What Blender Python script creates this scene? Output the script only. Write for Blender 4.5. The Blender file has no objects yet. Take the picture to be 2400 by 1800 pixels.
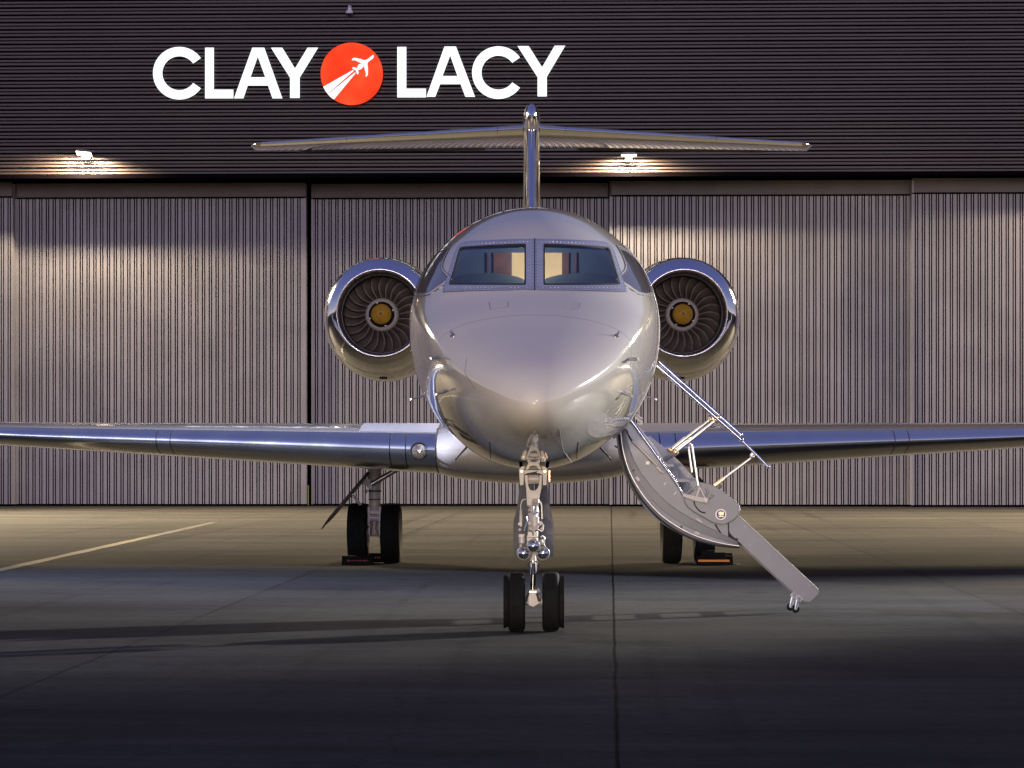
import bpy, math, random
from mathutils import Vector, Matrix
from mathutils.bvhtree import BVHTree
from mathutils.geometry import tessellate_polygon
R = math.radians
random.seed(7)
sc = bpy.context.scene
col = sc.collection

# ------------------------------------------------------------------ camera
F, VX, VY, CX, CZ = 6039.0, 1240.0, 1060.0, -0.045, 1.55     # lens and eye point, in photograph pixels / metres
cam = bpy.data.cameras.new('camera'); camo = bpy.data.objects.new('camera', cam); col.objects.link(camo)
camo.location = (CX, 0, CZ); camo.rotation_euler = (R(90), 0, 0)
cam.sensor_width = 36; cam.lens = F/2400*36
cam.shift_x = -(VX-1200)/2400; cam.shift_y = (VY-900)/2400
cam.clip_end = 2000; cam.clip_start = 0.1
sc.camera = camo

# ------------------------------------------------------------------ world: dusk sky, glow at the horizon behind the camera
w = bpy.data.worlds.new('World'); sc.world = w; w.use_nodes = True
nt = w.node_tree; nt.nodes.clear()
wo = nt.nodes.new('ShaderNodeOutputWorld'); bg = nt.nodes.new('ShaderNodeBackground')
tcw = nt.nodes.new('ShaderNodeTexCoord'); spw = nt.nodes.new('ShaderNodeSeparateXYZ'); nt.links.new(tcw.outputs['Generated'], spw.inputs[0])
rw = nt.nodes.new('ShaderNodeValToRGB'); cr = rw.color_ramp
stops = [(0.0, (.030,.028,.030)), (.4995, (.030,.028,.030)), (.5005, (1.0,.84,.70)), (.512, (.55,.50,.56)), (.55, (.33,.35,.52)), (.66, (.17,.20,.41)), (.80, (.105,.125,.33)), (1.0, (.085,.10,.28))]
while len(cr.elements) < len(stops): cr.elements.new(.5)
for e, (p, c) in zip(cr.elements, stops): e.position = p; e.color = (*c, 1)
mz = nt.nodes.new('ShaderNodeMapRange'); mz.inputs[1].default_value = -1; mz.inputs[2].default_value = 1; nt.links.new(spw.outputs[2], mz.inputs[0]); nt.links.new(mz.outputs[0], rw.inputs[0])
mw = nt.nodes.new('ShaderNodeMapRange'); mw.inputs[1].default_value = .95; mw.inputs[2].default_value = .25; mw.inputs[3].default_value = .70; mw.inputs[4].default_value = 1.0
nt.links.new(spw.outputs[1], mw.inputs[0]); nt.links.new(mw.outputs[0], bg.inputs[1])       # brightest behind the camera, where the sun has set
nt.links.new(rw.outputs[0], bg.inputs[0]); nt.links.new(bg.outputs[0], wo.inputs[0])

# ------------------------------------------------------------------ lights
def aim(o, tgt):
    o.rotation_euler = (Vector(tgt)-o.location).to_track_quat('-Z', 'Y').to_euler()
sun = bpy.data.lights.new('afterglow', 'SUN'); suno = bpy.data.objects.new('afterglow', sun); col.objects.link(suno)
sun.energy = .82; sun.angle = R(20); sun.color = (0.95, 0.83, 1.0)
suno.rotation_euler = (R(90-3.0), 0, R(0)); suno.location = (0, -20, 20)
def spot(name, loc, tgt, watts, colr, size, blend, radius):
    l = bpy.data.lights.new(name, 'SPOT'); o = bpy.data.objects.new(name, l); col.objects.link(o)
    l.energy = watts; l.color = colr; l.spot_size = R(size); l.spot_blend = blend; l.shadow_soft_size = radius
    o.location = loc; aim(o, tgt); return o
WARM = (1.0, 0.80, 0.52); COOL = (1.0, 0.98, 0.94)
spot('mast_light_side', (36, 46.0, 8.5), (0, 24.8, 0), 290000, COOL, 15.5, 1.0, 0.12)
spot('fill_left', (-32, 36.0, 10.0), (0.5, 29.6, 0), 165000, (.62,.69,1.0), 22, 1.0, 0.8)  # added fill, no lamp there: lifts the shaded apron on the left
spot('fill_front', (7, -16.0, 17.0), (0, 34.0, 0), 19000, (1.0,.87,.88), 16.5, 1.0, 0.4)  # unseen fill added to light the nose and the apron around it
spot('mast_light_rear', (-24, 66.0, 13.0), (-7, 58, 0), 190000, WARM, 88.5, 1.0, 3.0)
spot('mast_light_rear', (27, 64.0, 13.0), (9, 56, 0), 190000, WARM, 86.5, 1.0, 3.0)
spot('fill_low', (-9, -26.0, 0.9), (0, 21.5, 2.1), 52000, (1.0,.79,.50), 9, .8, 0.8)  # added warm fill from no known lamp, lifts the lower nose
spot('fill_behind', (-14, -34.0, 12.0), (0, -16, 0), 90000, (1.0,.86,.66), 50, 0.8, 0.4)  # added fill: lights the ground behind the camera that the nose mirrors

sc.view_settings.view_transform = 'Standard'; sc.view_settings.look = 'None'
sc.view_settings.exposure = 0.0; sc.view_settings.gamma = 1.0
sc.render.engine = 'CYCLES'

# ------------------------------------------------------------------ materials
def principled(name, base, rough=0.5, metal=0.0, coat=0.0, spec=0.5, emit=None, es=0.0, bump=0.0, bscale=20.0, var=0.0, vscale=3.0, rvar=0.0):
    m = bpy.data.materials.new(name); m.use_nodes = True
    n = m.node_tree.nodes; L = m.node_tree.links; b = n['Principled BSDF']
    b.inputs['Base Color'].default_value = (*base, 1); b.inputs['Roughness'].default_value = rough
    b.inputs['Metallic'].default_value = metal; b.inputs['Coat Weight'].default_value = coat
    b.inputs['Coat Roughness'].default_value = 0.03; b.inputs['Specular IOR Level'].default_value = spec
    if emit: b.inputs['Emission Color'].default_value = (*emit, 1); b.inputs['Emission Strength'].default_value = es
    tc = n.new('ShaderNodeTexCoord')
    if var > 0:
        ns = n.new('ShaderNodeTexNoise'); ns.inputs['Scale'].default_value = vscale; ns.inputs['Detail'].default_value = 6
        L.new(tc.outputs['Object'], ns.inputs['Vector'])
        mr = n.new('ShaderNodeMapRange'); mr.inputs[1].default_value = .3; mr.inputs[2].default_value = .7
        mr.inputs[3].default_value = 1-var; mr.inputs[4].default_value = 1+var; L.new(ns.outputs[0], mr.inputs[0])
        mx = n.new('ShaderNodeVectorMath'); mx.operation = 'SCALE'; mx.inputs[0].default_value = base
        L.new(mr.outputs[0], mx.inputs['Scale']); L.new(mx.outputs[0], b.inputs['Base Color'])
        if rvar > 0:
            m2 = n.new('ShaderNodeMapRange'); m2.inputs[1].default_value = .3; m2.inputs[2].default_value = .7
            m2.inputs[3].default_value = rough-rvar; m2.inputs[4].default_value = rough+rvar
            L.new(ns.outputs[0], m2.inputs[0]); L.new(m2.outputs[0], b.inputs['Roughness'])
    if bump > 0:
        nb = n.new('ShaderNodeTexNoise'); nb.inputs['Scale'].default_value = bscale; nb.inputs['Detail'].default_value = 3
        L.new(tc.outputs['Object'], nb.inputs['Vector'])
        bp = n.new('ShaderNodeBump'); bp.inputs['Strength'].default_value = bump; bp.inputs['Distance'].default_value = 0.02
        L.new(nb.outputs[0], bp.inputs['Height']); L.new(bp.outputs[0], b.inputs['Normal'])
    return m
M = {}
M['paint'] = principled('white_gloss_paint', (.57,.535,.475), .13, .0, coat=1.0, spec=.3, var=.03, vscale=.8, bump=.02, bscale=2.2)
M['paint_dull'] = principled('wing_paint', (.57,.53,.47), .15, .12, coat=1.0, var=.05, vscale=1.5)
for k_ in ('paint', 'paint_dull'): M[k_].node_tree.nodes['Principled BSDF'].inputs['Coat IOR'].default_value = 1.72
M['chrome'] = principled('polished_aluminium', (.83,.83,.84), .09, 1.0, var=.03, vscale=2.0, rvar=.03, bump=.015, bscale=3)
M['edge'] = principled('brushed_leading_edge', (.90,.89,.86), .19, 1.0, var=.03, vscale=2.0, rvar=.03)
M['frame'] = principled('window_frame_metal', (.66,.68,.74), .26, .7, var=.05, vscale=8)
M['steel'] = principled('bare_steel', (.50,.48,.46), .33, 1.0, var=.08, vscale=15)
M['fitting'] = principled('dull_fitting', (.26,.25,.25), .45, .3)
M['brass'] = principled('brass_fitting', (.75,.52,.30), .3, 1.0)
M['gear_white'] = principled('landing_gear_enamel', (.44,.40,.37), .4, coat=.2, var=.1, vscale=12)
M['stair_grey'] = principled('airstair_grey_paint', (.165,.168,.195), .42, coat=.25, var=.06, vscale=6)
M['primer'] = principled('gear_door_primer', (.05,.04,.033), .5, spec=.2)
M['leg_door'] = principled('nose_door_grey', (.10,.10,.115), .45)
M['rubber'] = principled('tyre_rubber', (.008,.008,.008), .8, spec=.12, var=.25, vscale=14)
M['black'] = principled('black_plastic', (.012,.012,.013), .5)
M['seam'] = principled('dark_seam', (.02,.02,.02), .8)
M['blade'] = principled('fan_blade_titanium', (.13,.10,.08), .5, .35, var=.25, vscale=9)
M['spinner'] = principled('gold_spinner', (.50,.27,.03), .6, .0, spec=.2, var=.15, vscale=9)
M['hub'] = principled('fan_hub_metal', (.60,.52,.46), .5, .1)
M['tip'] = principled('spinner_tip_rubber', (.07,.06,.05), .6)
M['duct'] = principled('inlet_duct', (.10,.09,.08), .5, .4)
M['cockpit'] = principled('cockpit_trim', (.09,.115,.17), .7)
M['glare'] = principled('glareshield', (.26,.32,.33), .9, var=.15, vscale=5)
M['cream'] = principled('cabin_cream', (.75,.68,.52), .6, var=.05)
M['wood'] = principled('cabin_wood', (.20,.07,.04), .4, var=.3, vscale=9)
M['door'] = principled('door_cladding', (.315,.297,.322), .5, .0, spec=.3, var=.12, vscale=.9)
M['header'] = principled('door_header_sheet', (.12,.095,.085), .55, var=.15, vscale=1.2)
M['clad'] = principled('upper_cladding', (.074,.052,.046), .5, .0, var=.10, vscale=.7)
M['dark'] = principled('dark_recess', (.004,.003,.004), .95, spec=0)  # recess black; also painted as shade in the rib grooves
M['sign'] = principled('sign_white', (.8,.8,.8), .4, emit=(.90,1.0,.99), es=1.05)
M['sign_trail'] = principled('sign_disc_white', (.8,.8,.8), .4, emit=(1.0,.95,.97), es=.95)
M['sign_side'] = principled('sign_return', (.05,.07,.07), .5)
M['lampglow'] = principled('lamp_lens', (.9,.9,.8), .3, emit=(1.0,.86,.62), es=14)
M['lampbody'] = principled('lamp_housing', (.22,.20,.18), .4, .2)
M['camwhite'] = principled('camera_white', (.75,.74,.78), .4)
M['orange'] = principled('orange_stripe', (.75,.24,.01), .5)
M['red'] = principled('red_lettering', (.28,.03,.015), .6, var=.3, vscale=40)
M['rope'] = principled('rope', (.25,.2,.13), .9)
M['navy'] = principled('navy_enamel', (.01,.008,.10), .3)
M['gold'] = principled('emblem_gold', (.80,.62,.36), .35, .3)
M['emblem_ring'] = principled('emblem_ring', (.80,.74,.70), .4)
M['lens'] = principled('light_lens_glass', (.55,.52,.45), .08, .7, bump=.4, bscale=30)
M['yellow'] = None
M['hose'] = principled('hose', (.35,.42,.52), .3, .5)
M['seat'] = principled('label_white', (.7,.66,.6), .5)

def disc_red():
    m = principled('sign_disc_red', (.25,.01,.004), .7, spec=.1, emit=(1.0,.055,.012), es=1.0)
    n = m.node_tree.nodes; L = m.node_tree.links; b = n['Principled BSDF']
    tc = n.new('ShaderNodeTexCoord'); ns = n.new('ShaderNodeTexNoise'); ns.inputs['Scale'].default_value = 1.3
    rp = n.new('ShaderNodeValToRGB'); rp.color_ramp.elements[0].position = .35; rp.color_ramp.elements[1].position = .7
    rp.color_ramp.elements[0].color = (1.0,.045,.012,1); rp.color_ramp.elements[1].color = (1.0,.10,.03,1)
    L.new(tc.outputs['Object'], ns.inputs['Vector']); L.new(ns.outputs[0], rp.inputs[0]); L.new(rp.outputs[0], b.inputs['Emission Color'])
    return m
M['disc'] = disc_red()

def glass():
    m = bpy.data.materials.new('windscreen_glass'); m.use_nodes = True
    n = m.node_tree.nodes; L = m.node_tree.links; n.clear()
    o = n.new('ShaderNodeOutputMaterial'); mx = n.new('ShaderNodeMixShader'); tr = n.new('ShaderNodeBsdfTransparent')
    gl = n.new('ShaderNodeBsdfGlossy'); fr = n.new('ShaderNodeFresnel'); fr.inputs[0].default_value = 1.55
    tr.inputs[0].default_value = (.90,.93,.94,1); gl.inputs['Roughness'].default_value = .02; gl.inputs['Color'].default_value = (.95,.97,1,1)
    L.new(fr.outputs[0], mx.inputs[0]); L.new(tr.outputs[0], mx.inputs[1]); L.new(gl.outputs[0], mx.inputs[2]); L.new(mx.outputs[0], o.inputs[0])
    return m
M['tail'] = principled('darkened_tail_paint', (.20,.18,.165), .12, .6, coat=1.0, var=.05, vscale=1.5)  # white paint darkened to put the tailplane's dim underside into the colour
M['root'] = principled('root_panel', (.42,.40,.40), .4)
M['glass'] = glass()
M['sideglass'] = principled('side_window_glass', (.17,.16,.18), .10, .35, coat=1.0, spec=.9)

def ground_mat():
    m = bpy.data.materials.new('apron_concrete'); m.use_nodes = True
    n = m.node_tree.nodes; L = m.node_tree.links; b = n['Principled BSDF']
    tc = n.new('ShaderNodeTexCoord'); sp = n.new('ShaderNodeSeparateXYZ'); L.new(tc.outputs['Object'], sp.inputs[0])
    def math_(op, a, bb=None, c=None):
        x = n.new('ShaderNodeMath'); x.operation = op
        for i, v in enumerate((a, bb, c)):
            if v is None: continue
            if isinstance(v, (int, float)): x.inputs[i].default_value = v
            else: L.new(v, x.inputs[i])
        return x.outputs[0]
    def noise(scale, detail, vec=None, rough=.5):
        x = n.new('ShaderNodeTexNoise'); x.inputs['Scale'].default_value = scale; x.inputs['Detail'].default_value = detail
        x.inputs['Roughness'].default_value = rough
        L.new(vec or tc.outputs['Object'], x.inputs['Vector']); return x.outputs[0]
    def remap(v, a, bb, c, d):
        x = n.new('ShaderNodeMapRange'); L.new(v, x.inputs[0])
        for i, k in enumerate((a, bb, c, d)): x.inputs[i+1].default_value = k
        return x.outputs[0]
    stretch = n.new('ShaderNodeMapping'); stretch.inputs['Scale'].default_value = (.35, 1.6, 1); L.new(tc.outputs['Object'], stretch.inputs[0])
    n1 = remap(noise(.35, 8, stretch.outputs[0], .6), .3, .7, .70, 1.28)
    n2 = remap(noise(2.2, 8, stretch.outputs[0], .7), .3, .7, .80, 1.20)
    n3 = remap(noise(38, 6, None, .8), .3, .7, .74, 1.26)
    stain = remap(noise(.9, 5, None, .7), .62, .74, 1.0, .80)
    # slab joints: wobble a little
    wob = remap(noise(.8, 4), 0, 1, -.02, .02)
    xw = math_('ADD', sp.outputs[0], wob)
    def joint(coord, period, half):
        q = math_('DIVIDE', coord, period); fr = math_('FRACT', math_('ADD', q, .5)); d = math_('MULTIPLY', math_('ABSOLUTE', math_('SUBTRACT', fr, .5)), period)
        return remap(d, half*.5, half*1.3, .0, 1.0)
    main = remap(math_('ABSOLUTE', xw), .005, .010, .12, 1.0)
    jx = remap(joint(xw, 3.9, .014), 0, 1, .38, 1)
    jy = remap(joint(math_('ADD', sp.outputs[1], wob), 6.1, .009), 0, 1, .72, 1)
    jf = remap(joint(math_('ADD', xw, 1.95), 3.9, .008), 0, 1, .86, 1)
    # slab tint
    sx = math_('FLOOR', math_('DIVIDE', sp.outputs[0], 3.9)); sy = math_('FLOOR', math_('DIVIDE', sp.outputs[1], 6.1))
    cm = n.new('ShaderNodeCombineXYZ'); L.new(sx, cm.inputs[0]); L.new(sy, cm.inputs[1])
    wn = n.new('ShaderNodeTexWhiteNoise'); wn.noise_dimensions = '2D'; L.new(cm.outputs[0], wn.inputs['Vector'])
    tintv = remap(wn.outputs[0], 0, 1, .93, 1.07)
    tyre = n.new('ShaderNodeMapping'); tyre.inputs['Scale'].default_value = (2.6, .05, 1); tyre.inputs['Rotation'].default_value = (0, 0, R(9)); L.new(tc.outputs['Object'], tyre.inputs[0])
    marks = remap(noise(1.0, 3, tyre.outputs[0], .5), .60, .70, 1.0, .78)
    spots = remap(noise(2.6, 2), .70, .76, 1.0, .62)
    vo = n.new('ShaderNodeTexVoronoi'); vo.feature = 'DISTANCE_TO_EDGE'; vo.inputs['Scale'].default_value = .16
    wv = n.new('ShaderNodeVectorMath'); wv.operation = 'ADD'; L.new(tc.outputs['Object'], wv.inputs[0])
    nz = n.new('ShaderNodeTexNoise'); nz.inputs['Scale'].default_value = .9; nz.inputs['Detail'].default_value = 6; L.new(tc.outputs['Object'], nz.inputs['Vector']); L.new(nz.outputs[1], wv.inputs[1]); L.new(wv.outputs[0], vo.inputs['Vector'])
    cracks = remap(vo.outputs[0], .0006, .0016, .60, 1.0)
    v = n1
    blot = remap(noise(8.5, 6, None, .7), .3, .7, .74, 1.26)
    for k in (marks, spots, cracks, blot): v = math_('MULTIPLY', v, k)
    for k in (n2, n3, stain, main, jx, jy, jf, tintv): v = math_('MULTIPLY', v, k)
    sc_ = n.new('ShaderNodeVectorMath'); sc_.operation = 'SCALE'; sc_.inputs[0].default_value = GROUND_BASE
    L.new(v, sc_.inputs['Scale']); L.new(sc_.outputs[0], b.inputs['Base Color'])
    L.new(remap(noise(1.2, 6, stretch.outputs[0]), .3, .7, .55, .8), b.inputs['Roughness'])
    b.inputs['Specular IOR Level'].default_value = .02
    bp = n.new('ShaderNodeBump'); bp.inputs['Strength'].default_value = .25; bp.inputs['Distance'].default_value = .01
    L.new(noise(45, 5), bp.inputs['Height']); L.new(bp.outputs[0], b.inputs['Normal'])
    return m
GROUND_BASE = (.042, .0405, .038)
M['ground'] = ground_mat()

def yellow_mat():
    m = principled('worn_yellow_paint', (.5,.36,.09), .6)
    n = m.node_tree.nodes; L = m.node_tree.links; b = n['Principled BSDF']
    tc = n.new('ShaderNodeTexCoord'); ns = n.new('ShaderNodeTexNoise'); ns.inputs['Scale'].default_value = 1.6; ns.inputs['Detail'].default_value = 9; ns.inputs['Roughness'].default_value = .75
    sp = n.new('ShaderNodeSeparateXYZ'); L.new(tc.outputs['Object'], sp.inputs[0]); L.new(tc.outputs['Object'], ns.inputs['Vector'])
    mr = n.new('ShaderNodeMapRange'); mr.inputs[1].default_value = 44; mr.inputs[2].default_value = 57; mr.inputs[3].default_value = 0; mr.inputs[4].default_value = .6
    L.new(sp.outputs[1], mr.inputs[0])
    ad = n.new('ShaderNodeMath'); ad.operation = 'ADD'; L.new(ns.outputs[0], ad.inputs[0]); L.new(mr.outputs[0], ad.inputs[1])
    rp = n.new('ShaderNodeValToRGB'); rp.color_ramp.elements[0].position = .5; rp.color_ramp.elements[1].position = .72
    rp.color_ramp.elements[0].color = (.15,.125,.06,1); rp.color_ramp.elements[1].color = (.040,.038,.033,1)
    L.new(ad.outputs[0], rp.inputs[0]); L.new(rp.outputs[0], b.inputs['Base Color'])
    return m
M['yellow'] = yellow_mat()

# ------------------------------------------------------------------ helpers
def setp(o, label=None, cat=None, group=None, kind=None):
    if label: o['label'] = label
    if cat: o['category'] = cat
    if group: o['group'] = group
    if kind: o['kind'] = kind
    return o
def empty(name, loc=(0,0,0), rz=0):
    o = bpy.data.objects.new(name, None); col.objects.link(o); o.location = loc; o.rotation_euler = (0,0,rz); o.empty_display_size = .3
    return o
class MB:
    def __init__(s): s.v = []; s.f = []; s.m = []
    def add(s, vs, fs, mi=0):
        k = len(s.v); s.v += [Vector(p) for p in vs]; s.f += [tuple(i+k for i in f) for f in fs]; s.m += [mi]*len(fs); return s
    def box(s, c, d, rot=None, mi=0):
        hx, hy, hz = d[0]/2, d[1]/2, d[2]/2
        vs = [Vector((x*hx, y*hy, z*hz)) for x in (-1,1) for y in (-1,1) for z in (-1,1)]
        if rot: vs = [rot @ p for p in vs]
        vs = [p+Vector(c) for p in vs]
        return s.add(vs, [(0,1,3,2),(4,6,7,5),(0,4,5,1),(2,3,7,6),(0,2,6,4),(1,5,7,3)], mi)
    def tube(s, pts, r, n=12, mi=0, cap=True):
        pts = [Vector(p) for p in pts]; rs = r if isinstance(r, (list, tuple)) else [r]*len(pts)
        rings = []; prev = None
        for i, p in enumerate(pts):
            if i == 0: t = pts[1]-p
            elif i == len(pts)-1: t = p-pts[i-1]
            else: t = (pts[i+1]-p).normalized()+(p-pts[i-1]).normalized()
            t.normalize()
            a = prev if prev else (Vector((0,0,1)) if abs(t.z) < .9 else Vector((1,0,0)))
            u = (a - t*a.dot(t)).normalized(); prev = u; w_ = t.cross(u)
            rings.append([p+(u*math.cos(2*math.pi*k/n)+w_*math.sin(2*math.pi*k/n))*rs[i] for k in range(n)])
        vs = [q for rg in rings for q in rg]; fs = []
        for i in range(len(pts)-1):
            for k in range(n): fs.append((i*n+k, i*n+(k+1)%n, (i+1)*n+(k+1)%n, (i+1)*n+k))
        if cap: fs.append(tuple(range(n-1,-1,-1))); fs.append(tuple((len(pts)-1)*n+k for k in range(n)))
        return s.add(vs, fs, mi)
    def lathe(s, prof, c, axis='X', n=48, mi=0, sz=1.0):      # prof: (along, radius)
        vs = []; fs = []
        for a, r in prof:
            for k in range(n):
                t = 2*math.pi*k/n; u, v = r*math.cos(t), r*math.sin(t)*sz
                vs.append(Vector(c)+(Vector((a,u,v)) if axis == 'X' else Vector((u,a,v)) if axis == 'Y' else Vector((u,v,a))))
        for i in range(len(prof)-1):
            for k in range(n): fs.append((i*n+k, i*n+(k+1)%n, (i+1)*n+(k+1)%n, (i+1)*n+k))
        return s.add(vs, fs, mi)
    def sphere(s, c, r, mi=0, n=20, sc3=(1,1,1)):
        prof = [(-r*math.cos(math.pi*i/12)*sc3[0], max(1e-4, r*math.sin(math.pi*i/12))*sc3[1]) for i in range(13)]
        return s.lathe(prof, c, 'Y', n, mi)
    def prism(s, loops, f0, f1, mi=0, side_mi=None):          # loops: 2-D outlines (outer, holes...), f0/f1 map (u,v) -> 3-D on either face
        if not isinstance(loops[0][0], (list, tuple)): loops = [loops]
        flat = [p for lp in loops for p in lp]
        tri = tessellate_polygon([[Vector((p[0], p[1], 0)) for p in lp] for lp in loops])
        N = len(flat)
        vs = [f0(*p) for p in flat]+[f1(*p) for p in flat]
        k = len(s.v); s.v += [Vector(p) for p in vs]
        for t in tri:
            s.f.append(tuple(i+k for i in t)); s.m.append(mi); s.f.append(tuple(i+N+k for i in reversed(t))); s.m.append(mi)
        o = 0
        for lp in loops:
            n = len(lp)
            for i in range(n):
                a, b = o+i, o+(i+1)%n
                s.f.append((a+k, b+k, b+N+k, a+N+k)); s.m.append(mi if side_mi is None else side_mi)
            o += n
        return s
    def pieces(s):
        par = list(range(len(s.v)))
        def find(a):
            while par[a] != a: par[a] = par[par[a]]; a = par[a]
            return a
        for f in s.f:
            for b in f[1:]: par[find(b)] = find(f[0])
        groups = {}
        for f, mi in zip(s.f, s.m): groups.setdefault(find(f[0]), []).append((f, mi))
        out = []
        for g_ in groups.values():
            ids = sorted({i for f, _ in g_ for i in f}); mp = {i: k for k, i in enumerate(ids)}
            q = MB(); q.v = [s.v[i] for i in ids]; q.f = [tuple(mp[i] for i in f) for f, _ in g_]; q.m = [mi for _, mi in g_]; out.append(q)
        return out
    def build(s, name, mats, parent=None, smooth=True, angle=35, bevel=0, fixn=True, split=False):
        if split:
            return [q.build(name, mats, parent, smooth, angle, bevel, fixn) for q in s.pieces()][0]
        me = bpy.data.meshes.new(name); me.from_pydata([tuple(p) for p in s.v], [], s.f); me.update()
        if not isinstance(mats, (list, tuple)): mats = [mats]
        for m in mats: me.materials.append(m)
        for p, mi in zip(me.polygons, s.m): p.material_index = mi
        if fixn:
            import bmesh
            bm = bmesh.new(); bm.from_mesh(me); bmesh.ops.recalc_face_normals(bm, faces=bm.faces); bm.to_mesh(me); bm.free()
        if smooth:
            me.polygons.foreach_set('use_smooth', [True]*len(me.polygons)); me.set_sharp_from_angle(angle=R(angle))
        o = bpy.data.objects.new(name, me); col.objects.link(o)
        if parent is not None:
            o.parent = parent
            if parent.type == 'EMPTY' and parent.get('world_space'):
                o.matrix_parent_inverse = Matrix.Translation(-parent.location)
        if bevel > 0:
            b = o.modifiers.new('bevel', 'BEVEL'); b.width = bevel; b.segments = 2; b.limit_method = 'ANGLE'; b.angle_limit = R(40)
        return o
def P(px, py, Y): return Vector((CX+(px-VX)/F*Y, Y, CZ+(VY-py)/F*Y))
def smooth_poly(pts, n=6, closed=False):                       # Catmull-Rom through 2-D / 3-D points
    out = []; N = len(pts); pts = [Vector(p) for p in pts]
    for i in range(N if closed else N-1):
        p0 = pts[(i-1)%N] if closed or i > 0 else pts[0]*2-pts[1]
        p1, p2 = pts[i], pts[(i+1)%N]
        p3 = pts[(i+2)%N] if closed or i+2 < N else pts[-1]*2-pts[-2]
        for k in range(n):
            t = k/n
            out.append(.5*((2*p1)+(p2-p0)*t+(2*p0-5*p1+4*p2-p3)*t*t+(3*p1-p0-3*p2+p3)*t**3))
    if not closed: out.append(pts[-1])
    return out
def resample(pts, n, closed=True):
    pts = [Vector(p) for p in pts]; q = pts+[pts[0]] if closed else pts
    L = [0]
    for a, b in zip(q, q[1:]): L.append(L[-1]+(b-a).length)
    out = []; j = 0
    for k in range(n):
        t = L[-1]*k/(n if closed else n-1)
        while j < len(L)-2 and L[j+1] < t: j += 1
        d = L[j+1]-L[j]; out.append(q[j].lerp(q[j+1], (t-L[j])/d if d > 0 else 0))
    return out
def inside(pt, poly):
    x, y = pt; c = False; n = len(poly)
    for i in range(n):
        x1, y1 = poly[i][0], poly[i][1]; x2, y2 = poly[(i+1)%n][0], poly[(i+1)%n][1]
        if (y1 > y) != (y2 > y) and x < (x2-x1)*(y-y1)/(y2-y1)+x1: c = not c
    return c

# ================================================================== SETTING
TH = -math.atan(1.93/61.65)                                    # hangar and slabs are turned a little against the jet
HO = Vector((2.32, 74.3, 0))
cs, sn = math.cos(TH), math.sin(TH)
g = MB()
g.add([(-1500,-1500,0),(1500,-1500,0),(1500,900,0),(-1500,900,0)], [(0,1,2,3)])
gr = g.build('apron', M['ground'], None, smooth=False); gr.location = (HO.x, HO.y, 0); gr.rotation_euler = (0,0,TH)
setp(gr, 'grey concrete apron with slab joints', None, None, 'structure')
yl = MB(); pts = []
N = 124
for i in range(N):
    Y = -12+i*.56
    wv = .095+random.uniform(-.012,.012)
    pts.append((-7.0-wv, Y)); pts.append((-7.0+wv+random.uniform(-.01,.01), Y))
yl.add([(x, y, .004) for x, y in pts], [(2*i, 2*i+1, 2*i+3, 2*i+2) for i in range(N-1)])
yo = yl.build('taxi_line', M['yellow'], None, smooth=False)
setp(yo, 'worn yellow line painted on the apron', None, None, 'structure')

# ------------------------------------------------------------------ hangar
hg = empty('hangar', HO, TH)
setp(hg, 'wide hangar with dark ribbed upper cladding and grey ribbed sliding doors', 'hangar')
def HW(px, py, yl_=0.0):
    """photograph pixel -> hangar-local (x, z) on the plane local y = yl_"""
    dx, dz = (px-VX)/F, (VY-py)/F
    # world ray: (CX + dx t, t, CZ + dz t); local y = (-(X-Ho.x)*sn + (Y-Ho.y)*cs)
    t = (yl_ + (CX-HO.x)*sn + HO.y*cs)/(cs-dx*sn)
    X, Y = CX+dx*t-HO.x, t-HO.y
    return (X*cs+Y*sn, CZ+dz*t)
def ribs(x0, x1):
    """cladding across its ribs: (x, depth, material of the strip that follows); 1 is black painted in the grooves for their shade"""
    prof = []; x = x0
    while x < x1-.2:
        jt = 0
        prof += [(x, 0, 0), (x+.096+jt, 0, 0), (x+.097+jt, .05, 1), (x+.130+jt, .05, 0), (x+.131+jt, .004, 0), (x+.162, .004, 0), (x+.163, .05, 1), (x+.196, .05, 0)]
        x += .197
    prof += [(x, 0, 0), (x1, 0, 0)]
    return prof
def door(xa, xb, yl_, ztop, name='sliding_door'):
    pr = ribs(xa, xb)
    vs = []
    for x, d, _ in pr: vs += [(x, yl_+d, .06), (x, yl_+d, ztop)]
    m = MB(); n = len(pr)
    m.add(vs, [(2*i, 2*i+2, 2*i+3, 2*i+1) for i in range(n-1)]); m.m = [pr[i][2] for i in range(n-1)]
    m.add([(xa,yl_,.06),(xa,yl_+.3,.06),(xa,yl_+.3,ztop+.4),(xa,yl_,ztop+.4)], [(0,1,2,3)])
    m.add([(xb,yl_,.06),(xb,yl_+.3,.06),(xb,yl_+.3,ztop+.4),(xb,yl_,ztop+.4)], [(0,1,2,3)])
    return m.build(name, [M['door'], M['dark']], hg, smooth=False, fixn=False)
doors = []
UP = -2.3                                                     # local y of the upper wall's face (it overhangs the doors)
dspec = [(-420, 30, -.75), (36, 717, -.35), (730, 1426, 0.0), (1428.5, 2133, -.55), (2136, 2830, -1.0), (2834, 3520, -.5), (3524, 4180, -.1), (-1140, -424, -.2), (-1500, -1144, -.6)]
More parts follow.
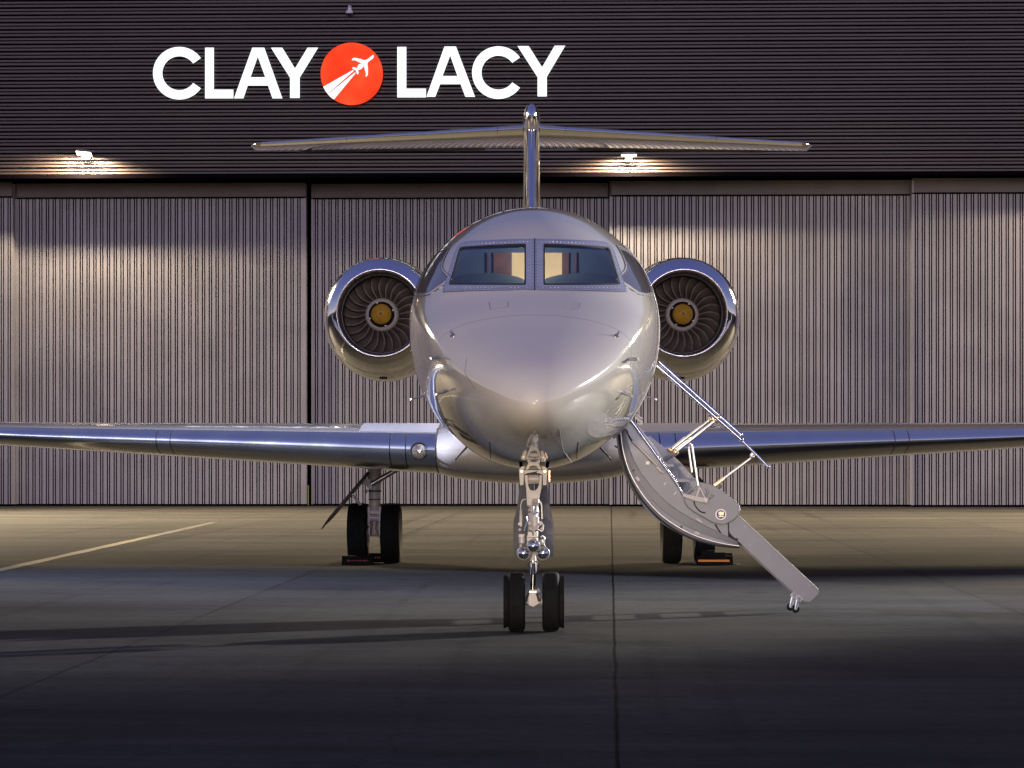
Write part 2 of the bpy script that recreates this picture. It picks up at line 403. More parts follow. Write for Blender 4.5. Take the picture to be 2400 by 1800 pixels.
for a, b, yl_ in dspec:
    xa, xb = HW(a, 700, yl_)[0], HW(b, 700, yl_)[0]
    zt = 8.87
    d = door(xa, xb, yl_, zt); doors.append(d)
    h = MB()
    h.box(((xa+xb)/2, yl_-.03, zt+.24), (xb-xa-.01, .06, .40))
    h.box(((xa+xb)/2, yl_-.04, zt+.015), (xb-xa-.01, .10, .03), mi=1)
    nj = 6
    for k in range(1, nj): h.box((xa+(xb-xa)*k/nj, yl_-.065, zt+.25), (.03, .012, .36))
    h.build('header_panel', [M['header'], M['dark']], d, smooth=False)
    e = MB(); e.box((xa+.03, yl_-.035, 4.65), (.055, .05, 9.2)) ; e.build('edge_post', M['door'], d, smooth=False)
    sl = MB(); sl.box(((xa+xb)/2, yl_+.02, .03), (xb-xa-.01, .10, .055)); sl.build('bottom_seal', M['dark'], d, smooth=False)
    d.data.name = 'sliding_door'
# black interior behind the doors
XL, XR = -36, 34
b = MB(); b.box((-1, 1.2, 5), (XR-XL, .1, 10)); b.box((-1, -.4, 9.62), (XR-XL, 3.6, .10)); b.build('door_recess', M['dark'], hg, smooth=False)
gx_ = HW(722, 1160, .3)[0]
b = MB(); b.box((gx_, .35, .30), (.03, .02, .58)); b.build('gap_glow_strip', principled('gap_glow', (.3,.3,.05), .5, emit=(.5,.5,.15), es=.2), hg, smooth=False)  # glowing strip stands in for light leaking out between the leaves
# upper wall, ribs run sideways
zb = HW(1200, 405, UP)[1]
ZT = 19.0
pr = []; z = zb; i = 0
while z < ZT:
    pr += [(z, 0, 0), (z+.056, 0, 0), (z+.064, .05, 1), (z+.084, .05, 0), (z+.094, .006, 0), (z+.148, .006, 0), (z+.154, .055, 1), (z+.197, .055, 0)]  # groove bottoms painted black for the shade between the ribs
    z += .205
vs = []
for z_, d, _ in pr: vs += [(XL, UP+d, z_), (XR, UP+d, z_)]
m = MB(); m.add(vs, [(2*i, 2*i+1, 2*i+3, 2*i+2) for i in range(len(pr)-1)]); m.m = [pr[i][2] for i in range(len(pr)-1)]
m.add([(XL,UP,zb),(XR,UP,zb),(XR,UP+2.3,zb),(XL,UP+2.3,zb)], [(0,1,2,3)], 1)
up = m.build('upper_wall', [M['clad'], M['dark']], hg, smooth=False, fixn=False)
fl = MB(); fl.box((-1, UP-.02, zb-.06), (XR-XL, .10, .12)); fl.build('flashing', M['dark'], hg, smooth=False)
# sides, roof
for nm, c, d in (('side_wall', (XL-.1, 18, 9.5), (.2, 41, 19)), ('side_wall', (XR+.1, 18, 9.5), (.2, 41, 19)), ('roof', (-1, 18, 19.1), (XR-XL+.6, 41.5, .25)), ('back_wall', (-1, 38.6, 9.5), (XR-XL, .2, 19))):
    b = MB(); b.box(c, d); b.build(nm, M['clad'], hg, smooth=False)
# dark gap between two door leaves, handle on the left leaf
# ------------------------------------------------------------------ sign
def WP(x, yl_, z): return (x, yl_, z)
sg_x, sg_z = HW(1192, 260, UP)
sign = empty('illuminated_sign'); sign.location = HO; sign.rotation_euler = (0,0,TH)
setp(sign, 'lit sign of white letters CLAY LACY round a red disc on the dark cladding', 'sign')
def SZ(zx, zy): return HW(340+zx*.4611, 60+zy*.4611, UP-.22)
def arcC(cx, cy, Ro, Ri, a0, a1, n=40):
    o = [(cx+Ro*math.cos(R(a0+(a1-a0)*i/n)), cy-Ro*math.sin(R(a0+(a1-a0)*i/n))) for i in range(n+1)]
    q = [(cx+Ri*math.cos(R(a1-(a1-a0)*i/n)), cy-Ri*math.sin(R(a1-(a1-a0)*i/n))) for i in range(n+1)]
    return [o+q]
letters = {
 'C1': arcC(174, 242, 134, 86, 35, 325), 'L1': [[(305,112),(350,112),(350,325),(449,325),(449,370),(305,370)]],
 'A1': [[(545,112),(606,112),(698,370),(648,370),(625,305),(522,305),(500,370),(452,370)], [(573,158),(611,262),(536,262)]],
 'Y1': [[(640,112),(697,112),(762,218),(826,112),(880,112),(786,265),(786,368),(737,368),(737,265)]],
 'L2': [[(1282,108),(1328,108),(1328,320),(1428,320),(1428,365),(1282,365)]],
 'A2': [[(1522,106),(1580,106),(1677,362),(1628,362),(1604,298),(1500,298),(1475,362),(1430,362)], [(1551,152),(1588,256),(1512,256)]],
 'C2': arcC(1796, 239, 134, 86, 35, 325), 'Y2': [[(1893,104),(1950,104),(2018,212),(2082,102),(2136,102),(2042,260),(2042,360),(1995,360),(1995,262)]]}
def sign_part(name, loops, y0, y1, mats, parent, conv=SZ):
    L2 = [[conv(*p) for p in lp] for lp in loops]
    m = MB(); m.prism(L2, lambda u, v: (u, y0, v), lambda u, v: (u, y1, v), 0, 1)
    return m.build(name, mats, parent, smooth=False)
for k, lp in letters.items():
    lo = sign_part('letter', lp, UP-.22, UP-.06, [M['sign'], M['sign_side']], sign)
    st = MB()
    xs = [p[0] for p in lp[0]]; ys = [p[1] for p in lp[0]]
    for fx in (.3, .7):
        x_, z_ = SZ(min(xs)+(max(xs)-min(xs))*.12, min(ys)+(max(ys)-min(ys))*fx); st.box((x_, UP-.02, z_), (.04, .10, .04))
    st.build('standoff', M['sign_side'], lo, smooth=False, split=True)
def DZ(zx, zy): return HW(740+zx*.09947, 90+zy*.09947, UP-.25)
circ = [(848+735*math.cos(2*math.pi*i/96), 835+738*math.sin(2*math.pi*i/96)) for i in range(96)]
disc = sign_part('disc', [circ], UP-.25, UP-.06, [M['disc'], M['sign_side']], sign, DZ)
def clip_trail(a, b, t0, t1):
    return [a, b, t1, t0]
tr1 = [(885,742),(893,770),(283,1308),(224,1232),(176,1142)]
tr2 = [(930,797),(940,822),(428,1440),(345,1382),(287,1318)]
for t in (tr1, tr2): sign_part('contrail', [t], UP-.262, UP-.252, [M['sign_trail'], M['sign_trail']], disc, DZ)
jet2 = [(1365,395),(1340,398),(1180,512),(1080,492),(930,460),(880,468),(852,500),(865,520),(920,515),(1050,575),(1075,598),(1020,612),(990,650),(975,695),(890,678),(866,695),(875,722),(935,750),(955,790),(975,840),(992,846),(1010,830),(1005,745),(1060,728),(1115,680),(1125,655),(1145,680),(1165,760),(1185,850),(1172,890),(1190,900),(1228,850),(1230,700),(1225,572),(1340,480),(1368,425)]
jet2s = [(p.x, p.y) for p in smooth_poly([Vector((a, b, 0)) for a, b in jet2], 3, True)]
sign_part('jet_emblem', [jet2s], UP-.262, UP-.252, [M['sign_trail'], M['sign_trail']], disc, DZ)

# ------------------------------------------------------------------ wall floodlights and camera
def flood(px, py, tilt, label, pitch=-3):
    x, z = HW(px, py, UP-.55)
    root = empty('wall_floodlight'); loc = Vector((x, UP-.55, z)); root.location = HO+Vector((loc.x*cs-loc.y*sn, loc.x*sn+loc.y*cs, loc.z)); root.rotation_euler = (0,0,TH)
    setp(root, label, 'floodlight', 'floodlights on the hangar wall')
    rt = Matrix.Rotation(R(tilt), 3, 'Y') @ Matrix.Rotation(R(pitch), 3, 'X')
    h = MB(); h.box((0,0,0), (.44,.26,.045), rt); h.box((0,.02,.035), (.34,.20,.04), rt)
    hd = h.build('housing', M['lampbody'], root, smooth=False, bevel=.006)
    l = MB(); l.box(rt @ Vector((0,0,-.030)), (.41,.23,.012), rt); l.build('lens', M['lampglow'], hd, smooth=False)
    a = MB(); a.box((0,.14,-.13), (.16,.10,.09)); a.box((-.07,.12,-.06), (.02,.05,.12)); a.box((.07,.12,-.06), (.02,.05,.12))
    a.tube([(0,.12,-.14),(0,.56,-.14)], .03, 10); a.box((0,.53,-.14), (.16,.04,.16))
    a.build('bracket', M['lampbody'], root, smooth=False)
    sp_ = bpy.data.lights.new('floodlight_beam', 'SPOT'); so = bpy.data.objects.new('floodlight_beam', sp_); col.objects.link(so); so.parent = root
    sp_.energy = 1800; sp_.color = WARM; sp_.spot_size = R(172); sp_.spot_blend = .35; sp_.shadow_soft_size = .08
    so.location = (0, -.10, -.09); so.rotation_euler = (R(14), R(tilt), 0)
    return root
flood(197, 358, 6, 'glowing floodlight tilted on its bracket at the left end of the dark wall', -17)
flood(1474, 362, 0, 'level floodlight under the right half of the tailplane on the dark wall')
f3 = flood(-1080, 358, 0, 'floodlight on the dark wall beyond the left edge of the photo')
f4 = flood(2750, 362, 0, 'floodlight on the dark wall beyond the right edge of the photo')
x, z = HW(819, 24, UP-.2)
sc_ = empty('security_camera'); loc = Vector((x, UP-.12, z)); sc_.location = HO+Vector((loc.x*cs-loc.y*sn, loc.x*sn+loc.y*cs, loc.z)); sc_.rotation_euler = (0,0,TH)
setp(sc_, 'small white dome camera near the top of the dark wall', 'security camera')
m = MB(); m.box((0,.04,.05), (.09,.14,.16)); m.box((0,-.02,.11), (.07,.22,.03)); m.build('bracket', M['camwhite'], sc_, smooth=False, bevel=.01)
m = MB(); m.lathe([(-.09,.001),(-.09,.10),(-.03,.098),(.01,.07),(.02,.001)], (0,-.08,0), 'Z', 24); m.build('housing', M['camwhite'], sc_)
m = MB(); m.lathe([(-.15,.001),(-.145,.03),(-.13,.055),(-.09,.085)], (0,-.08,0), 'Z', 24); m.build('dome', M['black'], sc_)

# ================================================================== JET
jet = empty('business_jet', (0, 30, 0)); jet['world_space'] = 1
setp(jet, 'large white twin-engine business jet facing the camera with its airstair down', 'jet')
def interp(tab, s):
    ks = [t[0] for t in tab]; vs_ = [t[1] for t in tab]
    if s <= ks[0]: return vs_[0]
    if s >= ks[-1]: return vs_[-1]
    n = len(ks); i = max(j for j in range(n-1) if ks[j] <= s)
    def slope(j):
        if j == 0: return (vs_[1]-vs_[0])/(ks[1]-ks[0])
        if j == n-1: return (vs_[-1]-vs_[-2])/(ks[-1]-ks[-2])
        a = (vs_[j]-vs_[j-1])/(ks[j]-ks[j-1]); b = (vs_[j+1]-vs_[j])/(ks[j+1]-ks[j])
        return 0 if a*b <= 0 else 2*a*b/(a+b)
    h = ks[i+1]-ks[i]; t = (s-ks[i])/h; m0, m1 = slope(i)*h, slope(i+1)*h
    return (2*t**3-3*t*t+1)*vs_[i]+(t**3-2*t*t+t)*m0+(-2*t**3+3*t*t)*vs_[i+1]+(t**3-t*t)*m1
Y0 = 20.0
def tb(l): return [(math.sqrt(d), v) for d, v in l]
ZTt = tb([(0,1.93),(.1,2.08),(.3,2.21),(.7,2.38),(1.2,2.57),(1.7,2.77),(2.15,2.955),(2.6,3.20),(3.1,3.455),(3.8,3.715),(4.6,3.885),(5.6,3.972),(7,4.0),(22,3.98),(26,3.90),(29.2,3.75)])
ZBt = tb([(0,1.93),(.1,1.80),(.3,1.71),(.7,1.62),(1.2,1.545),(2,1.465),(3,1.415),(4,1.39),(5.5,1.38),(17,1.38),(20,1.55),(24,2.25),(29.2,3.35)])
WDt = tb([(0,0),(.1,.16),(.3,.31),(.7,.52),(1.2,.715),(1.7,.86),(2.15,.955),(3.1,1.09),(3.8,1.15),(4.6,1.19),(5.6,1.215),(7,1.22),(18,1.22),(21,1.1),(25,.72),(29.2,.2)])
ZCt = tb([(0,1.93),(.1,1.965),(.3,2.035),(.65,2.145),(1.3,2.36),(1.7,2.49),(2.2,2.60),(3.1,2.71),(4.0,2.73),(5.5,2.72),(18,2.68),(24,3.0),(29.2,3.55)])
NA = 144
def section(Y, k=1.0):
    s = math.sqrt(max(0, Y-Y0)); zt, zb_, w_, zc = interp(ZTt, s), interp(ZBt, s), interp(WDt, s), interp(ZCt, s)
    out = []
    for i in range(NA):
        t = 2*math.pi*i/NA; c, s_ = math.cos(t), math.sin(t)
        h = (zt-zc) if s_ > 0 else (zc-zb_)
        out.append(Vector((w_*k*c, Y, zc+h*k*s_)))
    return out
stations = [Y0+ (i/26)**2*1.2 for i in range(27)]
while stations[-1] < 26.4: stations.append(stations[-1]+.045)
while stations[-1] < 49.0: stations.append(stations[-1]+.45)
stations[-1] = 49.2
fv = []; ff = []
for Y in stations: fv += section(Y)
for i in range(len(stations)-1):
    for k in range(NA): ff.append((i*NA+k, i*NA+(k+1)%NA, (i+1)*NA+(k+1)%NA, (i+1)*NA+k))
ff.append(tuple((len(stations)-1)*NA+k for k in range(NA)))
bvh = BVHTree.FromPolygons(fv, ff)
CAM = Vector((CX, 0, CZ))
def hit_px(px, py):
    d = (P(px, py, 20)-CAM).normalized(); loc, nn, _, _ = bvh.ray_cast(CAM, d)
    if loc is None: return None, None
    if nn.dot(d) > 0: nn = -nn
    return loc, nn
def hit_side(Y, z, sg):
    loc, nn, _, _ = bvh.ray_cast(Vector((sg*6, Y, z)), Vector((-sg, 0, 0)))
    if loc is None: return None, None
    if nn.x*sg < 0: nn = -nn
    return loc, nn
def hit_down(x, Y, up_=False):
    loc, nn, _, _ = bvh.ray_cast(Vector((x, Y, -2 if up_ else 8)), Vector((0,0,1 if up_ else -1)))
    return loc, nn
AX = 1253.2                                                   # the jet's centre line as it falls in the photograph at the windscreen
def wz(zx, zy): return ((zx-1072)*.1989, 540+zy*.1989)        # (offset from the centre line, y) in photograph pixels
frame_out = [wz(*p) for p in [(1068,103),(880,105),(700,110),(500,118),(330,126),(255,134),(205,152),(165,190),(135,250),(95,370),(55,500),(15,635),(-13,729),(150,722),(300,716),(600,708),(850,705),(1068,703)]]
pane = [wz(*p) for p in [(955,164),(800,168),(600,177),(400,188),(225,199),(198,208),(182,235),(150,350),(110,490),(65,638),(72,646),(300,648),(600,649),(955,649),(968,640),(968,176)]]
allfr = [(AX+x, y) for x, y in frame_out]+[(AX-x, y) for x, y in reversed(frame_out)]
cxm, cym = AX, sum(p[1] for p in allfr)/len(allfr)
shr = [(cxm+(x-cxm)*.985, cym+(y-cym)*.955) for x, y in allfr]
DY0, DY1, DZ0, DZ1 = 24.82, 25.62, 1.72, 3.50                 # doorway of the airstair
keep = []
for f in ff:
    c = sum((fv[i] for i in f), Vector())/len(f)
    if 21.5 < c.y < 24.3 and c.z > 2.5:
        px = VX+(c.x-CX)/c.y*F; py = VY-(c.z-CZ)/c.y*F
        if inside((px, py), shr): continue
    if DY0 < c.y < DY1 and DZ0 < c.z < DZ1 and c.x > 0: continue
    keep.append(f)
m = MB(); m.v = fv; m.f = keep; m.m = [0]*len(keep)
fus = m.build('fuselage', M['paint'], jet, angle=60)
# seams of the radome and panels, in the paint's own node tree
def seam_paint():
    mt = M['paint']; n = mt.node_tree.nodes; L = mt.node_tree.links; b = n['Principled BSDF']
    tc = n.new('ShaderNodeTexCoord'); sp = n.new('ShaderNodeSeparateXYZ'); L.new(tc.outputs['Object'], sp.inputs[0])
    src = b.inputs['Base Color'].links[0].from_socket
    acc = None
    for y0 in (21.52, 24.2, 26.9, 29.0, 31.5, 34):
        a = n.new('ShaderNodeMath'); a.operation = 'SUBTRACT'; L.new(sp.outputs[1], a.inputs[0]); a.inputs[1].default_value = y0
        ab = n.new('ShaderNodeMath'); ab.operation = 'ABSOLUTE'; L.new(a.outputs[0], ab.inputs[0])
        if acc is None: acc = ab.outputs[0]
        else:
            mn = n.new('ShaderNodeMath'); mn.operation = 'MINIMUM'; L.new(acc, mn.inputs[0]); L.new(ab.outputs[0], mn.inputs[1]); acc = mn.outputs[0]
    mr = n.new('ShaderNodeMapRange'); mr.inputs[1].default_value = .002; mr.inputs[2].default_value = .006; mr.inputs[3].default_value = .5; mr.inputs[4].default_value = 1
    L.new(acc, mr.inputs[0])
    vm = n.new('ShaderNodeVectorMath'); vm.operation = 'SCALE'; L.new(src, vm.inputs[0]); L.new(mr.outputs[0], vm.inputs['Scale']); L.new(vm.outputs[0], b.inputs['Base Color'])
seam_paint()

def orient(o, hit_nn, at):
    me = o.data; best = min(me.polygons, key=lambda p: (p.center-at).length)
    if best.normal.dot(hit_nn) < 0: me.flip_normals()
    return o
def ring_patch(name, A, B, off, mat, parent, hit, layers=5, skirt=True, n=120, extra=None):
    A = resample([Vector((p[0], p[1], 0)) for p in A], n); B = resample([Vector((p[0], p[1], 0)) for p in B], n)
    # line the two outlines up by angle
    ca = sum(A, Vector())/n
    def rot(L):
        k = min(range(n), key=lambda i: abs(math.atan2(L[i].y-ca.y, L[i].x-ca.x)+math.pi*.5)); return L[k:]+L[:k]
    A, B = rot(A), rot(B)
    rows = []
    if skirt: rows.append([(p, -.012) for p in A])
    for l in range(layers+1): rows.append([(a.lerp(b, l/layers), off) for a, b in zip(A, B)])
    if skirt: rows.append([(p, -.02) for p in B])
    m = MB(); vs = []
    for r in rows:
        for p, o in r:
            loc, nn = hit(p.x, p.y)
            if loc is None: loc, nn = vs[-1], Vector((0,0,0))
            vs.append(loc+nn*o)
    fs = []
    for i in range(len(rows)-1):
        for k in range(n): fs.append((i*n+k, i*n+(k+1)%n, (i+1)*n+(k+1)%n, (i+1)*n+k))
    m.add(vs, fs)
    if extra: extra(m)
    if extra: return m.build(name, mat, parent, angle=40)
    q = rows[2][0][0]; loc, nn = hit(q.x, q.y)
    return orient(m.build(name, mat, parent, angle=40, fixn=True), nn, loc)
def fill_patch(name, A, off, mat, parent, hit, layers=8, n=96):
    A = resample([Vector((p[0], p[1], 0)) for p in A], n); c = sum(A, Vector())/n
    vs = []
    for l in range(layers):
        for p in A:
            q = p.lerp(c, l/layers); loc, nn = hit(q.x, q.y)
            if loc is None: loc, nn = (vs[-1] if vs else Vector()), Vector((0,0,0))
            vs.append(loc+nn*off)
    loc, nn = hit(c.x, c.y); vs.append(loc+nn*off)
    fs = []
    for i in range(layers-1):
        for k in range(n): fs.append((i*n+k, i*n+(k+1)%n, (i+1)*n+(k+1)%n, (i+1)*n+k))
    for k in range(n): fs.append(((layers-1)*n+k, (layers-1)*n+(k+1)%n, layers*n))
    m = MB(); m.add(vs, fs); return orient(m.build(name, mat, parent, angle=60), nn, loc)
for sg in (1, -1):
    hp = lambda x, y, sg=sg: hit_px(AX+sg*x, y)
    pc = (sum(p[0] for p in pane)/len(pane), sum(p[1] for p in pane)/len(pane))
    pin = [(pc[0]+(x-pc[0])*.968, pc[1]+(y-pc[1])*.94) for x, y in pane]
    fcx = sum(p[0] for p in frame_out)/len(frame_out); fcy = sum(p[1] for p in frame_out)/len(frame_out)
    def rivets(m, hp=hp):
        for q in resample([Vector((fcx+(a-fcx)*.972, fcy+(b_-fcy)*.945, 0)) for a, b_ in frame_out], 84):
            loc, nn = hp(q.x, q.y)
            if loc: m.tube([loc+nn*.004, loc+nn*.0085], [.0065, .005], 6, mi=1)
        for q in resample([Vector((pc[0]+(a-pc[0])*1.065, pc[1]+(b_-pc[1])*1.12, 0)) for a, b_ in pane], 64):
            loc, nn = hp(q.x, q.y)
            if loc: m.tube([loc+nn*.004, loc+nn*.0085], [.005, .004], 6, mi=2)
    fo = ring_patch('windscreen_frame', frame_out, pane, .006, [M['frame'], M['seam'], M['steel']], jet, hp, extra=rivets)
    ring_patch('seal', [(pc[0]+(x-pc[0])*1.004, pc[1]+(y-pc[1])*1.006) for x, y in pane], pin, .0075, M['seam'], fo, hp, 2, True)
    fill_patch('windscreen_pane', pane, .001, M['glass'], jet, hp)
# centre seam of the frame
cl = MB(); pts = []
for i in range(24):
    loc, nn = hit_px(AX, 561+ (680-561)*i/23)
    if loc: pts.append(loc+nn*.006)
cl.tube(pts, .006, 6); cl.build('centre_seam', M['seam'], jet)
# dark seam round the frame
for sg in (1, -1):
    t_ = []
    for q in resample([Vector((a, b_, 0)) for a, b_ in frame_out], 110):
        loc, nn = hit_px(AX+sg*q.x, q.y)
        if loc: t_.append(loc+nn*.002)
    tt = MB(); tt.tube(t_+[t_[0]], .0035, 5, cap=False); tt.build('frame_seam', M['seam'], jet)
# side windows
for sg in (1, -1):
    a, _ = hit_px(AX+193.5, 579); b_, _ = hit_px(AX+236, 686)
    out = [(a.y, a.z), (a.y+.12, a.z+.015), (a.y+.45, a.z-.005), (a.y+.62, a.z-.12), (a.y+.60, b_.z+.12), (b_.y+.45, b_.z+.0), (b_.y+.10, b_.z-.015), (b_.y, b_.z), (b_.y+.01, b_.z+.12), (a.y+(b_.y-a.y)*.5, (a.z+b_.z)/2+.03)]
    sm = [(p.x, p.y) for p in smooth_poly([Vector((u, v, 0)) for u, v in out], 4, True)]
    hs = lambda u, v, sg=sg: hit_side(u, v, sg)
    c0 = (sum(p[0] for p in sm)/len(sm), sum(p[1] for p in sm)/len(sm))
    inn = [(c0[0]+(u-c0[0])*.90, c0[1]+(v-c0[1])*.90) for u, v in sm]
    fr = ring_patch('side_window_frame', sm, inn, .004, M['paint'], jet, hs)
    for nm_, outl in (('frame_seam', sm), ('seal', inn)):
        t_ = []
        for q in resample([Vector((u, v, 0)) for u, v in outl], 70):
            loc, nn = hs(q.x, q.y)
            if loc: t_.append(loc+nn*.003)
        tt = MB(); tt.tube(t_+[t_[0]], .004, 5, cap=False); tt.build(nm_, M['seam'], fr)
    fill_patch('side_window_pane', inn, .002, M['sideglass'], fr, hs)
    for k in range(7):                                         # oval cabin windows
        Yc = 26.9+k*.98+(0 if k < 3 else .1)
        ov = [(Yc+.33*math.cos(2*math.pi*i/40), 3.02+.235*math.sin(2*math.pi*i/40)) for i in range(40)]
        ovi = [(Yc+.29*math.cos(2*math.pi*i/40), 3.02+.20*math.sin(2*math.pi*i/40)) for i in range(40)]
        fr = ring_patch('cabin_window', ov, ovi, .004, M['frame'], jet, hs, 2, True, 48)
        fill_patch('pane', ovi, .002, M['sideglass'], fr, hs, 3, 48)
# doorway surround
m = MB()
def dpt(Y, z, o): 
    loc, nn = hit_side(Y, z, 1); return loc+nn*o
lp = []
for i in range(30): lp.append((DY0-.03, DZ0-.03+(DZ1-DZ0+.06)*i/29))
for i in range(10): lp.append((DY0-.03+(DY1-DY0+.06)*(i+1)/10, DZ1+.03))
for i in range(30): lp.append((DY1+.03, DZ1+.03-(DZ1-DZ0+.06)*(i+1)/30))
pts = [dpt(u, v, .004) for u, v in lp]
m.tube(pts, .014, 8); m.build('doorway_trim', M['paint'], jet)

# interior: cockpit liner, cabin, bulkhead, glareshield
def liner(name, ya, yb, k, mat, step=.15, z0=None, endwall=False):
    m = MB(); ys = [ya+(yb-ya)*i/max(1, int((yb-ya)/step)) for i in range(int((yb-ya)/step)+1)]
    vs = []
    for Y in ys: vs += section(Y, k)
    fs = []
    for i in range(len(ys)-1):
        for q in range(NA):
            f = (i*NA+q, i*NA+(q+1)%NA, (i+1)*NA+(q+1)%NA, (i+1)*NA+q)
            c = sum((vs[j] for j in f), Vector())/4
            if DY0 < c.y < DY1 and DZ0 < c.z < DZ1 and c.x > 0: continue
            if c.y < 24.0:
                px = VX+(c.x-CX)/c.y*F; py = VY-(c.z-CZ)/c.y*F
                if c.z > 2.9 and c.y < 23.6: continue
            fs.append(f)
    if endwall: fs.append(tuple((len(ys)-1)*NA+q for q in range(NA)))
    m.add(vs, fs); return m.build(name, mat, jet, smooth=True, fixn=False)
BY = 24.70
liner('cockpit_lining', 22.4, BY, .955, M['cockpit'])
cab = liner('cabin_lining', BY, 30.0, .94, M['cream'], .1, endwall=True)
fl_ = MB(); fl_.box((0, 27.3, 2.02), (1.7, 5.2, .04)); fl_.build('cabin_floor', M['wood'], jet)
# bulkhead with opening x -0.20..0.27 up to z 3.47
bk = MB(); o_ = section(BY, .955); out = [(p.x, p.z) for p in o_]
bk.prism([out, [(-.21,1.9),(.27,1.9),(.27,3.465),(-.21,3.465)]], lambda u, v: (u, BY, v), lambda u, v: (u, BY+.03, v))
bko = bk.build('cockpit_bulkhead', M['cockpit'], jet, smooth=False)
wd = MB(); wd.box((-.30, BY-.02, 2.75), (.17, .03, 1.42)); wd.box((.305, BY-.02, 2.75), (.06, .03, 1.42)); wd.box((.40, BY-.02, 2.75), (.018, .03, 1.42)); wd.box((-.44, BY-.02, 2.75), (.015, .03, 1.42), mi=0)
wd.build('wood_panel', M['wood'], bko, smooth=False, split=True)
gs = MB()
for sg in (1, -1):
    prof = []
    for i in range(17):
        x_ = .06+ .86*i/16; zz = 3.10+.080*math.sin(math.pi*min(1, max(0, i/16)))**.6 - .07*(i/16)**3
        prof.append((sg*x_, zz))
    vs = []
    for x_, zz in prof: vs += [(x_, 23.62-.25*abs(x_), zz-.02), (x_, 23.4-.25*abs(x_), zz), (x_, 22.75, 2.985-.04*abs(x_)), (x_, 22.70, 2.6)]
    gs.add(vs, [(4*i+j, 4*i+4+j, 4*i+5+j, 4*i+1+j) for i in range(16) for j in range(3)])
gs.build('glareshield', M['glare'], jet, split=True)
vt = MB()
for sg in (1, -1): vt.box((sg*.42, 22.95, 3.035), (.20, .03, .035))
vt.build('defog_vent', M['black'], jet, smooth=False, split=True)
seat = MB()
for sg in (1, -1):
    seat.box((sg*.48, 24.25, 2.65), (.46, .14, .9))
seat.build('pilot_seat', M['cockpit'], jet, smooth=False, bevel=.03, split=True)
ohp = MB(); ohp.box((0, 23.9, 3.50), (.62, .7, .05)); ohp.build('overhead_panel', M['black'], jet, smooth=False)
cl_ = bpy.data.lights.new('cabin_light', 'POINT'); clo = bpy.data.objects.new('cabin_light', cl_); col.objects.link(clo)
cl_.energy = 120; cl_.color = (1.0,.93,.78); cl_.shadow_soft_size = .12; clo.location = (-.1, 27.2, 3.4); clo.parent = jet; clo.matrix_parent_inverse = Matrix.Translation(-jet.location)

ck = bpy.data.lights.new('cockpit_fill', 'POINT'); cko = bpy.data.objects.new('cockpit_fill', ck); col.objects.link(cko)  # added fill that brightens the cockpit behind the glass
ck.energy = 13; ck.color = (.80,.92,1.0); ck.shadow_soft_size = .06; cko.location = (0, 24.1, 3.42); cko.parent = jet; cko.matrix_parent_inverse = Matrix.Translation(-jet.location)
# probes, vanes, antennas ------------------------------------------------------
def Z1(zx, zy): return (950+zx*.41, 460+zy*.41)
def probe(zx, zy, kind):
    px, py = Z1(zx, zy); loc, nn = hit_px(px, py)
    if loc is None: return
    m = MB(); sgx = 1 if loc.x > 0 else -1
    if kind == 'pitot':
        tip = loc+nn*.075
        m.tube([loc-nn*.01, loc+nn*.05+Vector((0,-.01,0)), tip+Vector((0,-.02,0))], [.015,.012,.009], 8)
        m.tube([tip+Vector((0,.02,0)), tip+Vector((sgx*.01,-.07,-.005))], [.013,.008], 8)
        m.build('pitot_probe', M['steel'], jet)
    else:
        m.tube([loc-nn*.005, loc+nn*.008], .022, 14); m.build_base = 1
        side = nn.cross(Vector((0,1,0))).normalized()
        m.tube([loc+nn*.01, loc+nn*.055+Vector((0,.03,0))], [.010,.005], 6)
        m.build('angle_vane', M['steel'], jet)
for z in ((203,922),(1275,930)): probe(*z, 'pitot')
for z in ((232,1112),(1240,1122)): probe(*z, 'pitot')
for z in ((272,797),(1205,800)): probe(*z, 'vane')
def blade_ant(p, d, L_, w_, name='blade_antenna', mat='steel'):
    m = MB(); p, d = Vector(p), Vector(d).normalized(); 
    m.tube([p, p+d*L_], [w_, w_*.5], 8); m.tube([p+d*L_*.98+Vector((0,-.05,0)), p+d*L_*.98+Vector((0,.05,0))], [.010,.014], 8)
    m.build(name, M[mat], jet)
for sg in (1, -1):
    loc, nn = hit_side(26.2, 2.13, sg); blade_ant(loc, (sg*.9,0,-.25), .16, .012)
    loc, nn = hit_side(27.6, 1.62, sg); blade_ant(loc, (sg*.55,0,-.6), .20, .014, 'drain_mast', 'black')
# belly aerial (dark curved blade)
m = MB(); m.tube([(.86,27.3,1.62),(.95,27.3,1.57),(1.06,27.3,1.53),(1.2,27.3,1.51)], [.008,.016,.018,.014], 8); m.build('belly_antenna', M['black'], jet)

